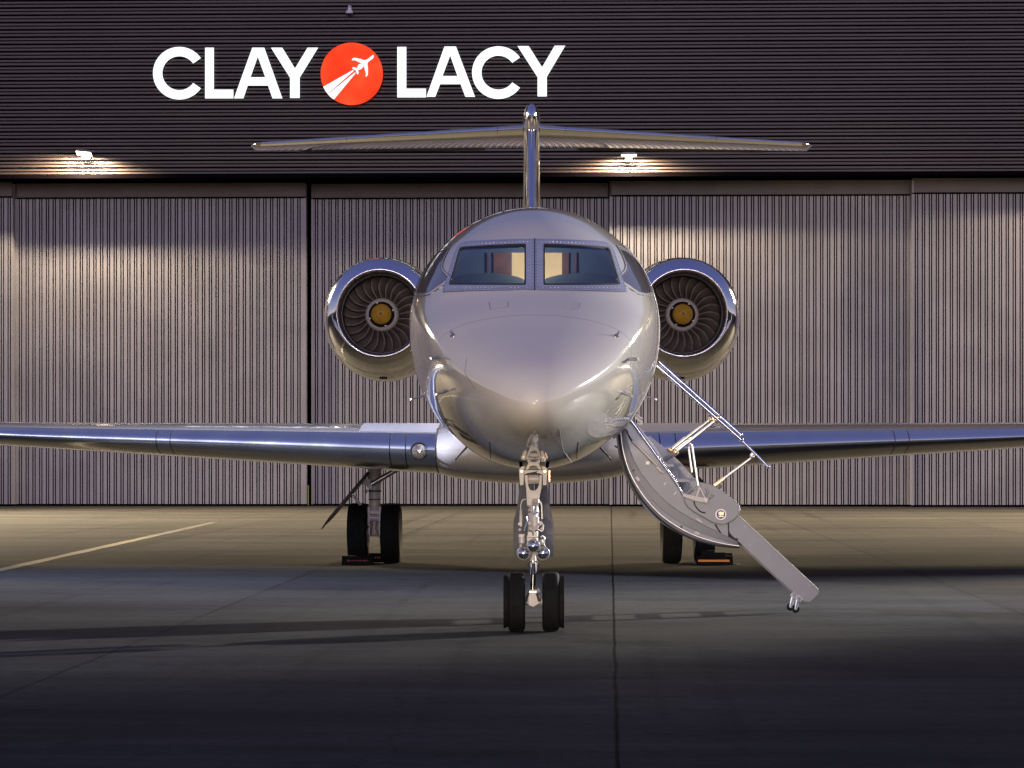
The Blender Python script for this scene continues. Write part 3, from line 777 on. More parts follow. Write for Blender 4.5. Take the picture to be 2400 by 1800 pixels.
# ------------------------------------------------------------------ belly fairing
# ------------------------------------------------------------------ wings
def naca(c, n=20):
    # returns list of (xc, yt) from TE upper round LE to TE lower: xc in chord units, yt half thickness normalised to 1
    def yt(x): return (0.2969*math.sqrt(x)-0.1260*x-0.3516*x*x+0.2843*x**3-0.1036*x**4)*5/.5006/1.0
    return yt
YT = lambda x: (0.2969*math.sqrt(max(0, x))-0.1260*x-0.3516*x*x+0.2843*x**3-0.1036*x**4)/.10006*0.5*2*.5*2/2*1.0
def wsec(X, side=1, x_from=0, x_to=1, n=26, grow=0.0, xu=None):
    LE = interp([(1.0,30.75),(4.0,32.75),(7.1,34.65),(13.4,38.5),(14.0,39.2)], X)
    ch = interp([(1.0,7.0),(4.0,5.2),(7.1,3.9),(13.4,1.7),(14.0,1.2)], X)
    zm = interp([(1.0,1.590),(4.0,1.695),(7.1,1.80),(13.4,2.10),(14.0,2.2)], X)
    ht = interp([(1.0,.325),(4.0,.245),(7.1,.170),(13.4,.075),(14.0,.05)], X)
    zle = zm-.02
    up_, lo_ = [], []
    for i in range(n+1):
        u = (i/n)**2*(x_to-x_from)+x_from
        uu = u*(xu/x_to) if xu else u; tu = YT(uu)/YT(.3)
        t_ = YT(u)/YT(.3)
        camber = .02*ht*0
        tail = max(0, (u-.35)/.65)
        up_.append((uu, zle+(zm-zle)*min(1, uu*5)+(ht+grow)*tu-tail*tail*.12*ht))
        lo_.append((u, zle+(zm-zle)*min(1, u*5)-(ht+grow)*t_+tail*tail*.25*ht))
    pts = [(u, z) for u, z in reversed(up_)]+[(u, z) for u, z in lo_[1:]]
    return [Vector((X*side, LE+u*ch-(grow if u < .02 else 0), z)) for u, z in pts]
def loft(xs, side, name, mat, parent, x_to=1.0, grow=0.0, caps=True, xu=None):
    m = MB(); vs = []; n = None
    for X in xs:
        s_ = wsec(X, side, 0, x_to, 26, grow, xu); n = len(s_); vs += s_
    fs = []; mi = []
    for i in range(len(xs)-1):
        for k in range(n-1): fs.append((i*n+k, i*n+k+1, (i+1)*n+k+1, (i+1)*n+k))
    m.add(vs, fs)
    if caps and x_to > .99:
        m.add([], [])
    o = m.build(name, mat, parent, angle=50)
    return o
def lin_(a, b, n): return [a+(b-a)*i/n for i in range(n+1)]
def belly():
    m = MB(); vs = []; n = 0
    for X in lin_(-1.163, 1.163, 24):
        s_ = wsec(abs(X), 1, 0, 1, 30, .004); n = len(s_); k = max(0, 1-abs(X)/1.163)
        for p in s_:
            q = Vector((X, p.y, p.z))
            if p.z < 1.57: q.z = 1.57-(1.57-p.z)*(1+.36*math.sin(k*math.pi/2)**.8)
            else: q.z = p.z+.03*min(1, k*4)
            q.y -= .25*math.sin(min(1, k*2)*math.pi/2)*max(0, 1-(p.y-30.7)/3)
            vs.append(q)
    m.add(vs, [(i*n+k, i*n+k+1, (i+1)*n+k+1, (i+1)*n+k) for i in range(24) for k in range(n-1)])
    m.build('belly_fairing', M['paint_dull'], jet, angle=50)
belly()
def lin(a, b, n): return [a+(b-a)*i/n for i in range(n+1)]
for sd in (-1, 1):
    wing = loft(lin(.9, 4, 10)+lin(4, 13.4, 24)[1:]+[13.7, 14.0], sd, 'wing', M['paint_dull'], jet)
    for a, b_ in ((1.17,1.53),(1.545,1.73),(1.745,4.66),(4.672,4.86),(4.872,9.0),(9.012,13.5)):
        loft(lin(a, b_, max(2, int((b_-a)*4))), sd, 'leading_edge', M['edge'], wing, .11, .006, xu=.052)
    # dark band under the seams
    loft(lin(1.10, 4.9, 12), sd, 'seam_band', M['seam'], wing, .109, .0025, xu=.051)
    sm_ = MB(); sm_.tube([p+Vector((0,-.004,0)) for p in wsec(1.166, sd, 0, .16, 26, .008, .10)], .006, 6); sm_.build('root_seam', M['seam'], wing)
    # winglet
    m = MB(); vs = []
    for k in range(9):
        t = k/8; X = 14.0+.25*math.sin(t*math.pi/2)+.25*t; z0 = 2.2+1.35*t*t**.3; ch = 1.2*(1-.45*t); y0 = 39.2+.9*t
        for i in range(21):
            a = i/20*2*math.pi; u = .5+.5*math.cos(a); th = .035*(1-.5*t)*math.sin(a)*(1-u*.6)
            vs.append(Vector((sd*(X+th), y0+u*ch, z0)))
    m.add(vs, [(i*21+k, i*21+k+1, (i+1)*21+k+1, (i+1)*21+k) for i in range(8) for k in range(20)]); m.build('winglet', M['paint_dull'], wing)
    # landing light
    px, py = 988, 1049
    Xl = 1.37*sd; s_ = wsec(1.37, sd, 0, .1, 26, .006); le = min(s_, key=lambda p: p.y)
    m = MB(); m.lathe([(-.030,.001),(-.028,.03),(-.020,.06),(-.008,.085),(.01,.096),(.05,.10)], (Xl, le.y-.030, le.z-.02), 'Y', 40); ll = m.build('landing_light', M['lens'], wing)
    m = MB(); m.lathe([(.05,.097),(-.005,.097),(-.010,.102),(-.004,.109),(.05,.109)], (Xl, le.y-.028, le.z-.02), 'Y', 40); m.build('bezel', M['seam'], ll)
    m = MB(); m.lathe([(.10,.145),(.012,.147),(.010,.149),(.012,.151),(.10,.153)], (Xl, le.y-.0, le.z-.02), 'Y', 40)
    # inboard stall strip / upper panel
    vs = []; 
    for X in lin(1.12, 2.15, 8):
        s2 = wsec(X, sd, 0, 1, 60, .004); s3 = [p for p in s2[:61] if .062 < (p.y-interp([(1.0,30.75),(4.0,32.75)], X))/interp([(1.0,7.0),(4.0,5.2)], X) < .42]
        s3 = [s3[int(j*(len(s3)-1)/9)] for j in range(10)]; vs += s3
    m = MB(); m.add(vs, [(i*10+k, i*10+k+1, (i+1)*10+k+1, (i+1)*10+k) for i in range(8) for k in range(9)]); m.build('upper_root_panel', M['root'], wing)
    # wheel bay openings, dark, just under the skin of the lower side
    for (x0, x1, y0, y1) in ((1.55,2.12,35.2,35.75),(2.28,2.85,35.2,35.75)):
        m = MB(); vs = []
        for i in range(9):
            X = x0+(x1-x0)*i/8; hw = math.sin(math.pi*(i+.6)/9.2)*.5
            LEy = interp([(1.0,30.75),(4.0,32.75)], X); ch = interp([(1.0,7.0),(4.0,5.2)], X)
            s2 = wsec(X, sd, 0, 1, 80)[80:]
            for y in ((y0+y1)/2-(y1-y0)*hw, (y0+y1)/2+(y1-y0)*hw):
                q = min(s2, key=lambda p: abs(p.y-y)); vs.append(Vector((X*sd, y, q.z-.006)))
        m.add(vs, [(2*i, 2*i+1, 2*i+3, 2*i+2) for i in range(8)]); m.build('gear_bay', M['dark'], wing)

# ------------------------------------------------------------------ tail
m = MB(); vs = []
for k in range(21):
    t = k/20; z = 3.6+(7.35-3.6)*t; LE = 41.4+(46.0-41.4)*t; ch = 5.6-2.3*t; hw = .165-.02*t
    for i in range(61):
        a = i/60*2*math.pi; u = .5-.5*math.cos(a); th = hw*YT(u)/YT(.3)*(1 if a < math.pi else -1)
        vs.append(Vector((th, LE+u*ch, z)))
m.add(vs, [(i*61+k, i*61+k+1, (i+1)*61+k+1, (i+1)*61+k) for i in range(20) for k in range(60)])
fin = m.build('tail_fin', M['paint'], jet, angle=60)
# polished leading edge of the fin
m = MB(); vs = []
for k in range(21):
    t = k/20; z = 3.85+(7.38-3.85)*t; LE = 41.4+(46.0-41.4)*(z-3.6)/3.75-.008; ch = 5.6-2.3*(z-3.6)/3.75; hw = .165-.02*t+.006
    for i in range(21):
        s_ = (i-10)/10; u = s_*s_*.09; th = hw*YT(u)/YT(.3)*(1 if s_ > 0 else -1)
        vs.append(Vector((th, LE+u*ch, z)))
m.add(vs, [(i*21+k, i*21+k+1, (i+1)*21+k+1, (i+1)*21+k) for i in range(20) for k in range(20)])
m.build('leading_edge', M['chrome'], fin, angle=60)
# bullet fairing on top
m = MB(); prof = [(0,.005),(.05,.06),(.15,.10),(.35,.135),(.7,.152),(1.4,.157),(2.6,.15),(3.4,.11),(4.0,.03),(4.1,.001)]
sp_ = smooth_poly([Vector((a, r, 0)) for a, r in prof], 4)
m.lathe([(p.x, max(.0005, p.y)) for p in sp_], (0, 45.6, 7.53), 'Y', 48, sz=1.75); bl = m.build('tail_bullet', M['chrome'], jet, angle=60)
# tailplane
def hsec(X, x_to=1.0, grow=0, n=24):
    t = X/5.48; LE = 46.6+(50.1-46.6)*t; ch = 3.1-1.9*t; zc = 7.42+.12*t; ht = .125-.075*t
    if X > 5.30:
        q = (X-5.30)/.18; ht *= math.sqrt(max(0.02, 1-q*q)); LE += .25*q*q; ch -= .3*q*q
    up_, lo_ = [], []
    for i in range(n+1):
        u = (i/n)**2*x_to; th = YT(u)/YT(.3)
        up_.append((u, zc+(ht+grow)*th)); lo_.append((u, zc-(ht+grow)*th))
    pts = list(reversed(up_))+lo_[1:]
    return [(LE-grow+u*ch, z) for u, z in pts]
def hloft(xs, sd, name, mat, parent, x_to=1.0, grow=0):
    m = MB(); vs = []
    for X in xs: s_ = hsec(X, x_to, grow); vs += [Vector((X*sd, y, z)) for y, z in s_]
    n = len(s_); m.add(vs, [(i*n+k, i*n+k+1, (i+1)*n+k+1, (i+1)*n+k) for i in range(len(xs)-1) for k in range(n-1)])
    return m.build(name, mat, parent, angle=60)
for sd in (-1, 1):
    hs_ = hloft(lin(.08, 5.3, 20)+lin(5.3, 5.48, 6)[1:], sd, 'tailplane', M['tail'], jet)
    for a, b_ in ((.15,.62),(.63,3.5),(3.51,5.25)): hloft(lin(a, b_, 8), sd, 'leading_edge', M['edge'], hs_, .07, .006)
    m = MB(); vs = []
    for X in lin(.9, 4.6, 10):
        s_ = hsec(X); y, z = s_[-1]; vs += [(X*sd, y+.005, z+.002), (X*sd, y+.06, z-.01), (X*sd, y+.06, z-.03)]
    m.add(vs, [(3*i+k, 3*i+k+1, 3*i+4+k, 3*i+3+k) for i in range(10) for k in range(2)]); m.build('elevator_tab', M['tail'], hs_)

# ------------------------------------------------------------------ engines
def engine(sd, cx, cz):
    c = (cx, 40.0, cz); 
    prof = [(.00,.672),(.012,.700),(.05,.748),(.12,.803),(.26,.855),(.50,.895),(.9,.935),(1.5,.965),(2.5,.93),(3.6,.78),(4.6,.55),(4.9,.50)]
    sp1 = [(p.x, p.y) for p in smooth_poly([Vector((a, r, 0)) for a, r in prof], 5)]
    outer = [q for q in sp1 if q[0] > .46]; lipo = [q for q in sp1 if q[0] <= .50]
    def body(prof_, mat, name, parent, n=96):
        m = MB(); vs = []
        for a, r in prof_:
            for k in range(n):
                t = 2*math.pi*k/n; dz = math.sin(t)
                rr = r*(1+ (0.045*min(1, a/1.2) if dz < 0 else 0)*(-dz if dz < 0 else 0)) if a > 0 else r
                vs.append(Vector((cx+rr*math.cos(t)+.0*a, 40.0+a-.04*(dz if a < .6 else 0), cz+rr*dz-.01*min(a,1.5))))
        m.add(vs, [(i*n+k, i*n+(k+1)%n, (i+1)*n+(k+1)%n, (i+1)*n+k) for i in range(len(prof_)-1) for k in range(n)])
        return m.build(name, mat, parent, angle=60)
    nac = body(outer, M['paint'], 'nacelle', jet)
    inner = [(.0,.672),(.006,.660),(.022,.651),(.05,.645),(.09,.641),(.14,.638)]
    inn = [(p.x, p.y) for p in smooth_poly([Vector((a, r, 0)) for a, r in reversed(inner)], 4)]
    body(inn[:-1]+lipo, M['chrome'], 'inlet_lip', nac)
    m = MB(); m.lathe([(.13,.637),(.30,.622),(.55,.612),(.95,.612),(1.6,.60),(1.6,.001)], c, 'Y', 72); m.build('inlet_duct', M['duct'], nac)
    m = MB(); m.lathe([(.36,.619),(.36,.611),(.39,.609),(.41,.617)], c, 'Y', 72); m.build('duct_ring', M['duct'], nac)
    # hub and spinner
    m = MB(); m.lathe([(.50,.204),(.53,.235),(.58,.262),(1.1,.29)], c, 'Y', 48); m.build('fan_hub', M['hub'], nac)
    m = MB(); m.lathe([(.40,.160),(.44,.180),(.50,.203)], c, 'Y', 48); m.build('spinner_collar', M['black'], nac)
    m = MB(); m.lathe([(.22,.001),(.225,.022),(.24,.040),(.30,.090),(.36,.130),(.40,.158),(.41,.160)], c, 'Y', 48); spn = m.build('spinner', M['spinner'], nac)
    m = MB(); m.lathe([(.214,.001),(.216,.016),(.222,.022),(.23,.022)], c, 'Y', 20); m.build('spinner_tip', M['tip'], spn)
    m = MB(); 
    off = R(20 if sd < 0 else 110-52)
    for k in range(4):
        t = off+k*math.pi/2; d_ = Vector((math.cos(t), 0, math.sin(t))); t2 = Vector((-math.sin(t), 0, math.cos(t)))
        pc_ = Vector(c)+Vector((0,.455,0))+d_*.182
        m.box(pc_, (.034,.012,.024), Matrix(((d_.x, 0, t2.x), (0, 1, 0), (d_.z, 0, t2.z))).to_3x3())
    m.build('balance_weight', M['seat'], spn, smooth=False, split=True)
    # blades
    NB = 24; base = MB(); vs = []; NR = 12; NC = 6
    for i in range(NR+1):
        s_ = i/NR; r = .235+(.606-.235)*s_
        bow = .12*math.sin(math.pi*s_)         # swept bow
        le_th = bow
        stag = R(30+28*s_)                                     # stagger grows outwards
        chord = .17+.09*math.sin(math.pi*s_*.9)
        for k in range(NC+1):
            q = k/NC
            dth = le_th-(q*chord*math.sin(stag))/r
            y = .56+.03*math.sin(math.pi*s_)*-1+q*chord*math.cos(stag)+.06*s_
            vs.append((r*math.cos(dth), y, r*math.sin(dth)))
    fs = [(i*(NC+1)+k, i*(NC+1)+k+1, (i+1)*(NC+1)+k+1, (i+1)*(NC+1)+k) for i in range(NR) for k in range(NC)]
    base.add(vs, fs)
    b0 = base.build('fan_blade', [M['blade'], M['hub']], nac, angle=60, fixn=False)
    b0.modifiers.new('thick', 'SOLIDIFY').thickness = .007
    b0.location = c; 
    b0.matrix_parent_inverse = Matrix.Identity(4)
    for k in range(1, NB):
        bb = b0.copy(); col.objects.link(bb); bb.parent = nac; bb.location = c; bb.rotation_euler = (0, 2*math.pi*k/NB, 0)
    # drain and seam
    m = MB(); m.lathe([(0,.001),(.0,.065),(.006,.07)], (cx, 41.0, cz-.999), 'Z', 24); dr = m.build('drain_port', M['dark'], nac)
    m = MB(); n = 96; vs = []
    for a in (.955,.965):
        for k in range(n):
            t = 2*math.pi*k/n; dz = math.sin(t); r = .940*(1+(.045*min(1, a/1.2)*(-dz) if dz < 0 else 0))
            vs.append(Vector((cx+r*math.cos(t), 40+a, cz+r*dz-.01*a)))
    m.add(vs, [(k, (k+1)%n, n+(k+1)%n, n+k) for k in range(n)]); m.build('cowl_seam', M['seam'], nac)
    # pylon
    m = MB(); x0, x1 = sd*.75, cx-sd*.55
    m.add([(x0,41.4,3.35),(x0,45.6,3.35),(x0,45.6,3.62),(x0,41.4,3.62),(x1,41.6,3.62),(x1,44.6,3.62),(x1,44.6,3.86),(x1,41.6,3.86)], [(0,1,2,3),(4,5,6,7),(0,4,5,1),(3,2,6,7),(0,3,7,4),(1,5,6,2)]); m.build('engine_pylon', M['paint'], jet, bevel=.03)
    # exhaust
    m = MB(); m.lathe([(4.9,.50),(5.2,.44),(5.2,.42),(4.6,.47),(4.6,.001)], c, 'Y', 48); m.build('exhaust', M['steel'], nac)
engine(-1, P(890,733,40).x, P(890,733,40).z)
engine(1, P(1604,733,40).x, P(1604,733,40).z)

# ------------------------------------------------------------------ wheels
def wheel(cx, cy, r, w_, parent, chine=0, sd=1):
    hw = w_/2; c = (cx, cy, r)
    prof = [(-hw*.72, r*.52), (-hw*.86, r*.58), (-hw*.97, r*.72), (-hw, r*.82), (-hw*.94, r*.92), (-hw*.80, r*.975), (-hw*.66, r*.995)]
    pr = [(p.x, p.y) for p in smooth_poly([Vector((a, b_, 0)) for a, b_ in prof], 4)]
    gro = []
    for k, g_ in enumerate((-.42,-.15,.15,.42)):
        gro += [(hw*(g_-.035), r), (hw*(g_-.03), r*.975), (hw*(g_+.03), r*.975), (hw*(g_+.035), r)]
    full = pr+gro+[(-a, b_) for a, b_ in reversed(pr)]
    rim = MB(); rim.lathe([(-hw*.74, r*.53),(-hw*.70, r*.50),(-hw*.45, r*.44),(-hw*.35, r*.20),(-hw*.55, r*.16),(-hw*.55,.001)], c, 'X', 40)
    rim.lathe([(hw*.74, r*.53),(hw*.70, r*.50),(hw*.45, r*.44),(hw*.35, r*.20),(hw*.55, r*.16),(hw*.55,.001)], c, 'X', 40)
    rim.lathe([(-hw*.74, r*.53),(hw*.74, r*.53)], c, 'X', 40)
    ro = rim.build('wheel', M['gear_white'], parent)
    t = MB(); t.lathe(full, c, 'X', 72)
    to = t.build('tyre', M['rubber'], ro, angle=30)
    if chine:
        ch = MB(); ch.lathe([(sd*hw*.9, r*.70),(sd*(hw+chine), r*.86),(sd*(hw+chine+.004), r*.90),(sd*(hw+chine*.7), r*.885),(sd*hw*.92, r*.84)], c, 'X', 60); ch.build('chine', M['rubber'], ro)
    return ro

# ------------------------------------------------------------------ main gear
for sd in (-1, 1):
    gx = 2.17 if sd > 0 else -2.20
    GY = 36.0; r = .42
    for k in (-1, 1): wheel(gx+k*.231, GY, r, .278, jet)
    st = MB()
    st.tube([(gx-.0, GY-.02, 1.40),(gx, GY-.02, 1.12)], .098, 20); st.tube([(gx, GY-.02, 1.12),(gx, GY-.02, .80)], [.088,.080], 20)
    st.tube([(gx, GY-.02, 1.02),(gx, GY-.02, 1.0)], .092, 20, mi=1); st.tube([(gx, GY-.02, .90),(gx, GY-.02, .885)], .086, 20, mi=1)
    st.tube([(gx, GY-.02, .80),(gx, GY-.02, .74)], [.080,.098], 20)
    st.box((gx-.078, GY-.06, .66), (.030, .14, .26)); st.box((gx+.078, GY-.06, .66), (.030, .14, .26)); st.box((gx, GY-.0, .73), (.15, .10, .08))
    st.tube([(gx-.062, GY-.08, .635),(gx+.062, GY-.08, .635)], .055, 16)
    so = st.build('main_gear_strut', [M['gear_white'], M['seam']], jet, bevel=0)
    a = MB(); a.tube([(gx-.20, GY, r),(gx+.20, GY, r)], .045, 14); a.tube([(gx, GY-.04, .62),(gx, GY, r)], [.06,.07], 14)
    a.box((gx-.075, GY-.09, .44), (.03,.06,.12)); a.box((gx+.075, GY-.09, .44), (.03,.06,.12)); a.build('axle', M['gear_white'], so, bevel=.004, split=True)
    bp_ = MB(); bp_.box((gx-.10, GY-.06, .35), (.05,.12,.12)); bp_.box((gx+.10, GY-.06, .35), (.05,.12,.12))
    bp_.tube([(gx-.03,GY-.10,.58),(gx-.035,GY-.12,.5),(gx-.06,GY-.12,.38)], .008, 6); bp_.tube([(gx+.03,GY-.10,.58),(gx+.02,GY-.12,.48),(gx+.07,GY-.12,.36)], .008, 6)
    bp_.build('brake_unit', M['blade'], so, split=True)
    o_ = 1 if gx > 0 else -1
    br = MB(); br.tube([(gx+o_*.05, GY-.12, 1.10),(gx-o_*.33, GY-.10, 1.32)], .036, 12, mi=1)
    br.tube([(gx+o_*.10, GY-.14, 1.13),(gx+o_*.09, GY-.0, 1.13)], .055, 14); br.tube([(gx+o_*.06, GY-.14, 1.07),(gx+o_*.06, GY-.0, 1.07)], .04, 12)
    br.tube([(gx+o_*.10,GY-.09,1.03),(gx+o_*.115,GY-.09,.98)], .012, 8)
    br.build('side_brace', [M['gear_white'], M['steel']], so, split=True)
    # outer door panel, thin and slanted, with its link
    dm = MB(); q = [(gx+o_*.06,1.26),(gx+o_*.10,1.26),(gx+o_*.66,.60),(gx+o_*.80,.465),(gx+o_*.76,.53),(gx+o_*.52,.80)]
    A_, B_ = Vector((gx+o_*.08, 0, 1.27)), Vector((gx+o_*.745, 0, .475)); dn = Vector((B_.z-A_.z, 0, -(B_.x-A_.x))).normalized()*.010
    vs = []
    for t, y0, y1 in ((0,-.25,.28),(.3,-.30,.28),(.62,-.32,.24),(.80,-.30,.20),(.92,-.22,.10),(1.0,-.05,.0)):
        p = A_.lerp(B_, t)
        for y in (y0, y1):
            for s3 in (-1, 1): vs.append(Vector((p.x, GY+y, p.z))+dn*s3*(1.6 if t < .9 else .6))
    fs = []
    for i in range(5):
        b4 = i*4
        for u, v in ((0,1),(1,3),(3,2),(2,0)): fs.append((b4+u, b4+v, b4+4+v, b4+4+u))
    fs += [(0,1,3,2), (20,21,23,22)]
    dm.add(vs, fs); do = dm.build('main_gear_door', M['primer'], jet, smooth=False)
    lk = MB(); e1 = A_.lerp(B_, .36); lk.tube([(e1.x, GY-.15, e1.z), (gx+o_*.24, GY-.14, .88), (gx+o_*.12, GY-.10, .72)], [.012,.022,.012], 10); lk.build('door_link', M['gear_white'], do)

# ------------------------------------------------------------------ nose gear
NY = 22.3
def Z3(zx, zy, Y=NY): return P(1100+zx*.3134, 980+zy*.3134, Y)
def Z6(zx, zy, Y=NY): return P(1170+zx*.1628, 1060+zy*.1628, Y)
ngx = P(1251, 1300, NY).x
for sg in (-1, 1): wheel(ngx+sg*.147, NY, .257, .148, jet, .036, sg)
ng = MB()
def pl(m, zpts, Y, t, mi=0, f=Z6):          # plate traced on the gear's own plane, thickness t in depth
    q = [f(a, b_, Y) for a, b_ in zpts]; uv = [(p.x, p.z) for p in q]
    m.prism([uv], lambda u, v: (u, Y, v), lambda u, v: (u, Y+t, v), mi)
pl(ng, [(360,330),(410,330),(415,480),(440,540),(470,552),(520,552),(550,525),(575,470),(580,330),(615,330),(605,520),(560,760),(400,760),(390,520)], NY-.09, .10)
ng.tube([Z6(490,560),Z6(490,760)], .042, 20); 
ng.tube([Z6(420,385,NY-.04),Z6(570,385,NY-.04)], .040, 18)
ng.tube([Z6(480,900),Z6(485,1130)], [.042,.040], 18)
ng.tube([Z6(485,700,NY+.02),Z6(485,1480,NY+.02)], .045, 20)
ng.tube([Z6(490,1560),Z6(485,1480)], .026, 12)
gearo = ng.build('nose_gear_strut', M['gear_white'], jet, bevel=0)
bk = MB()                                     # trunnion casting at the top
for sgn in (0, 1):
    pts_ = [(285,250),(320,205),(370,205),(355,250),(350,470),(300,475)]
    if sgn: pts_ = [(980-a, b_) for a, b_ in pts_]
    pl(bk, pts_, NY-.14, .16)
pl(bk, [(380,250),(430,130),(460,112),(530,112),(560,130),(605,250),(575,250),(540,200),(495,188),(445,200),(415,250)], NY-.11, .10)
pl(bk, [(352,258),(630,258),(630,325),(570,300),(490,285),(410,300),(352,325)], NY-.12, .12)
bk.build('trunnion', M['gear_white'], gearo, bevel=.004)
rv = MB(); 
for a in (325, 658): rv.tube([Z6(a,275,NY-.16),Z6(a,275,NY-.10)], .011, 12)
rv.tube([Z6(720,260,NY-.05),Z6(722,420,NY-.05)], .006, 6); rv.build('bolt', M['brass'], gearo, split=True)
# steering unit, hoses and boxes
un = MB()
un.tube([Z6(530,690,NY-.12),Z6(530,740,NY-.14)], .030, 16); un.sphere(Z6(530,745,NY-.10), .022, 0, 14)
un.tube([Z6(515,930,NY-.11),Z6(515,1060,NY-.11)], .036, 20); un.tube([Z6(515,1060,NY-.11),Z6(515,1115,NY-.11)], [.036,.024], 20)
un.tube([Z6(420,1025,NY-.09),Z6(610,1025,NY-.09)], .020, 14)
un.box(Z6(480,1185,NY-.10), (.082,.09,.045)); un.box(Z6(440,1240,NY-.08), (.05,.05,.05))
un.tube([Z6(312,830,NY-.07),Z6(312,1070,NY-.07)], .011, 12); un.tube([Z6(312,900,NY-.07),Z6(312,1000,NY-.07)], .015, 12)
un.box(Z6(300,1030,NY-.07), (.034,.04,.022)); un.sphere(Z6(298,1115,NY-.08), .014, 0, 12); un.box(Z6(320,1200,NY-.07), (.044,.05,.022))
un.tube([Z6(325,1180,NY-.06),Z6(325,1310,NY-.06)], .026, 14); un.box(Z6(325,1185,NY-.06), (.050,.055,.008)); un.tube([Z6(310,1330,NY-.06),Z6(340,1420,NY-.08)], .014, 8)
un.tube([Z6(595,1000,NY-.06),Z6(640,1060,NY-.06),Z6(600,1110,NY-.06)], .008, 8); un.tube([Z6(600,1260,NY-.05),Z6(620,1350,NY-.05)], .018, 10)
un.build('steering_unit', M['gear_white'], gearo, bevel=0, split=True)
hs2 = MB()
def hose(zs, r, Y, mi=0): hs2.tube(smooth_poly([Z6(a, b_, Y) for a, b_ in zs], 5), r, 7, mi)
hose([(475,740),(485,700),(540,682),(590,705),(610,760),(615,850),(620,960)], .007, NY-.13)
hose([(480,745),(490,830),(465,900),(425,960)], .007, NY-.14, 1)
hose([(560,800),(565,860),(562,910)], .005, NY-.13, 1)
hose([(312,830),(310,760),(335,690),(385,672)], .004, NY-.07, 2)
hose([(350,1130),(380,1060),(400,990),(390,930)], .006, NY-.10, 1)
hose([(560,1110),(610,1140),(640,1090),(615,1010)], .006, NY-.11)
hose([(600,1230),(625,1205),(650,1240),(645,1330),(670,1370)], .006, NY-.08, 0)
hose([(430,1120),(480,1150),(490,1200)], .005, NY-.15, 3)
hose([(520,1130),(560,1125),(600,1150)], .006, NY-.12, 3)
hose([(390,1080),(350,1110),(360,1160)], .006, NY-.10, 3)
for a, b_ in ((500,770),(500,820),(545,870),(480,880),(420,800),(430,860)): hs2.box(Z6(a,b_,NY-.06), (.022,.03,.012), mi=3)
hs2.build('hydraulic_hose', [M['steel'], M['hose'], M['seat'], M['black']], gearo, split=True)
lb = MB(); lb.box(Z6(500,1220,NY-.13), (.10,.02,.012)); lb.box(Z6(490,1345,NY-.08), (.20,.03,.02)); lb.build('lamp_bar', M['black'], gearo, smooth=False, split=True)
for a, b_, dy in ((490,1350,-.20),(350,1455,-.16),(628,1455,-.16)):
    c = Z6(a, b_, NY+dy); q = MB()
    q.lathe([(-.026,.001),(-.025,.016),(-.019,.032),(-.010,.045),(0,.0525),(.004,.053)], c, 'Y', 32)
    q2 = q.build('taxi_light', M['chrome'], jet)
    q = MB(); q.lathe([(-.004,.0525),(-.006,.057),(.004,.0595),(.03,.056),(.06,.035),(.07,.001)], c, 'Y', 32); q.build('lamp_shell', M['steel'], q2)
lo = MB(); lo.tube([Z3(478,1050),Z3(478,1090)], .026, 20); lo.tube([Z3(478,1085),Z3(478,1170)], [.036,.028], 24, mi=1); lo.tube([Z3(478,1075),Z3(478,1068)], .044, 20, mi=1)
lo.tube([Z3(478,1165),Z3(475,1295)], .024, 20, mi=1)
lo.tube([Z3(440,1090,NY-.04),Z3(452,1165,NY-.02)], .007, 8, mi=1); lo.tube([Z3(518,1090,NY-.04),Z3(505,1165,NY-.02)], .007, 8, mi=1)
lo.build('shock_piston', [M['gear_white'], M['chrome']], gearo)
ax = MB(); pl(ax, [(448,1285),(510,1285),(510,1310),(528,1330),(532,1380),(500,1400),(475,1412),(450,1400),(418,1380),(420,1330),(445,1310)], NY-.06, .10, 0, Z3)
ax.tube([(ngx-.14, NY, .257),(ngx+.14, NY, .257)], .028, 14); ax.tube([Z3(515,1275,NY-.06),Z3(525,1300,NY-.06)], .007, 8); ax.build('axle_fork', M['gear_white'], gearo, bevel=.004)
tq = MB(); tq.tube([Z3(440,1310,NY-.09),Z3(425,1370,NY-.07)], .010, 8); tq.tube([Z3(505,1310,NY-.09),Z3(522,1370,NY-.07)], .010, 8); tq.box(Z3(475,1300,NY-.08), (.06,.03,.012)); tq.build('torque_link', M['steel'], gearo, split=True)
dr = MB()                                     # door behind the strut: folded sheet, two wings
def Z3v(a, b_, Y): return Z3(a, b_, Y)
DYY = NY+.30
for sgn in (-1, 1):
    c0 = 480
    L_ = [(c0+sgn*w_, y) for w_, y in ((100,430),(103,500),(122,660),(150,775),(150,1040))]
    I_ = [(c0+sgn*8, y) for y in (430,500,660,775,1040)]
    vs = [Z3v(a, b_, DYY-.04) for a, b_ in L_]+[Z3v(a, b_, DYY+.04) for a, b_ in I_]
    vs2 = [p+Vector((0,.018,0)) for p in vs]
    n5 = 5; fs = []
    for i in range(4): fs += [(i, i+1, 5+i+1, 5+i), (10+i, 10+i+1, 15+i+1, 15+i), (i, i+1, 11+i, 10+i)]
    fs += [(4,9,19,14),(0,5,15,10)]
    dr.add(vs+vs2, fs)
dro = dr.build('nose_gear_door', M['leg_door'], jet, smooth=False)
# wheel well opening, dark, on the underside ahead of the strut
ww = MB(); vs = []
for i in range(13):
    Y = 22.05+i*.11; 
    for x_ in (-.13, .13):
        loc, nn = hit_down(x_, Y, True); vs.append(Vector((x_, Y, loc.z-.004)))
ww.add(vs, [(2*i, 2*i+1, 2*i+3, 2*i+2) for i in range(12)]); ww.build('nose_gear_bay', M['dark'], jet, smooth=False)
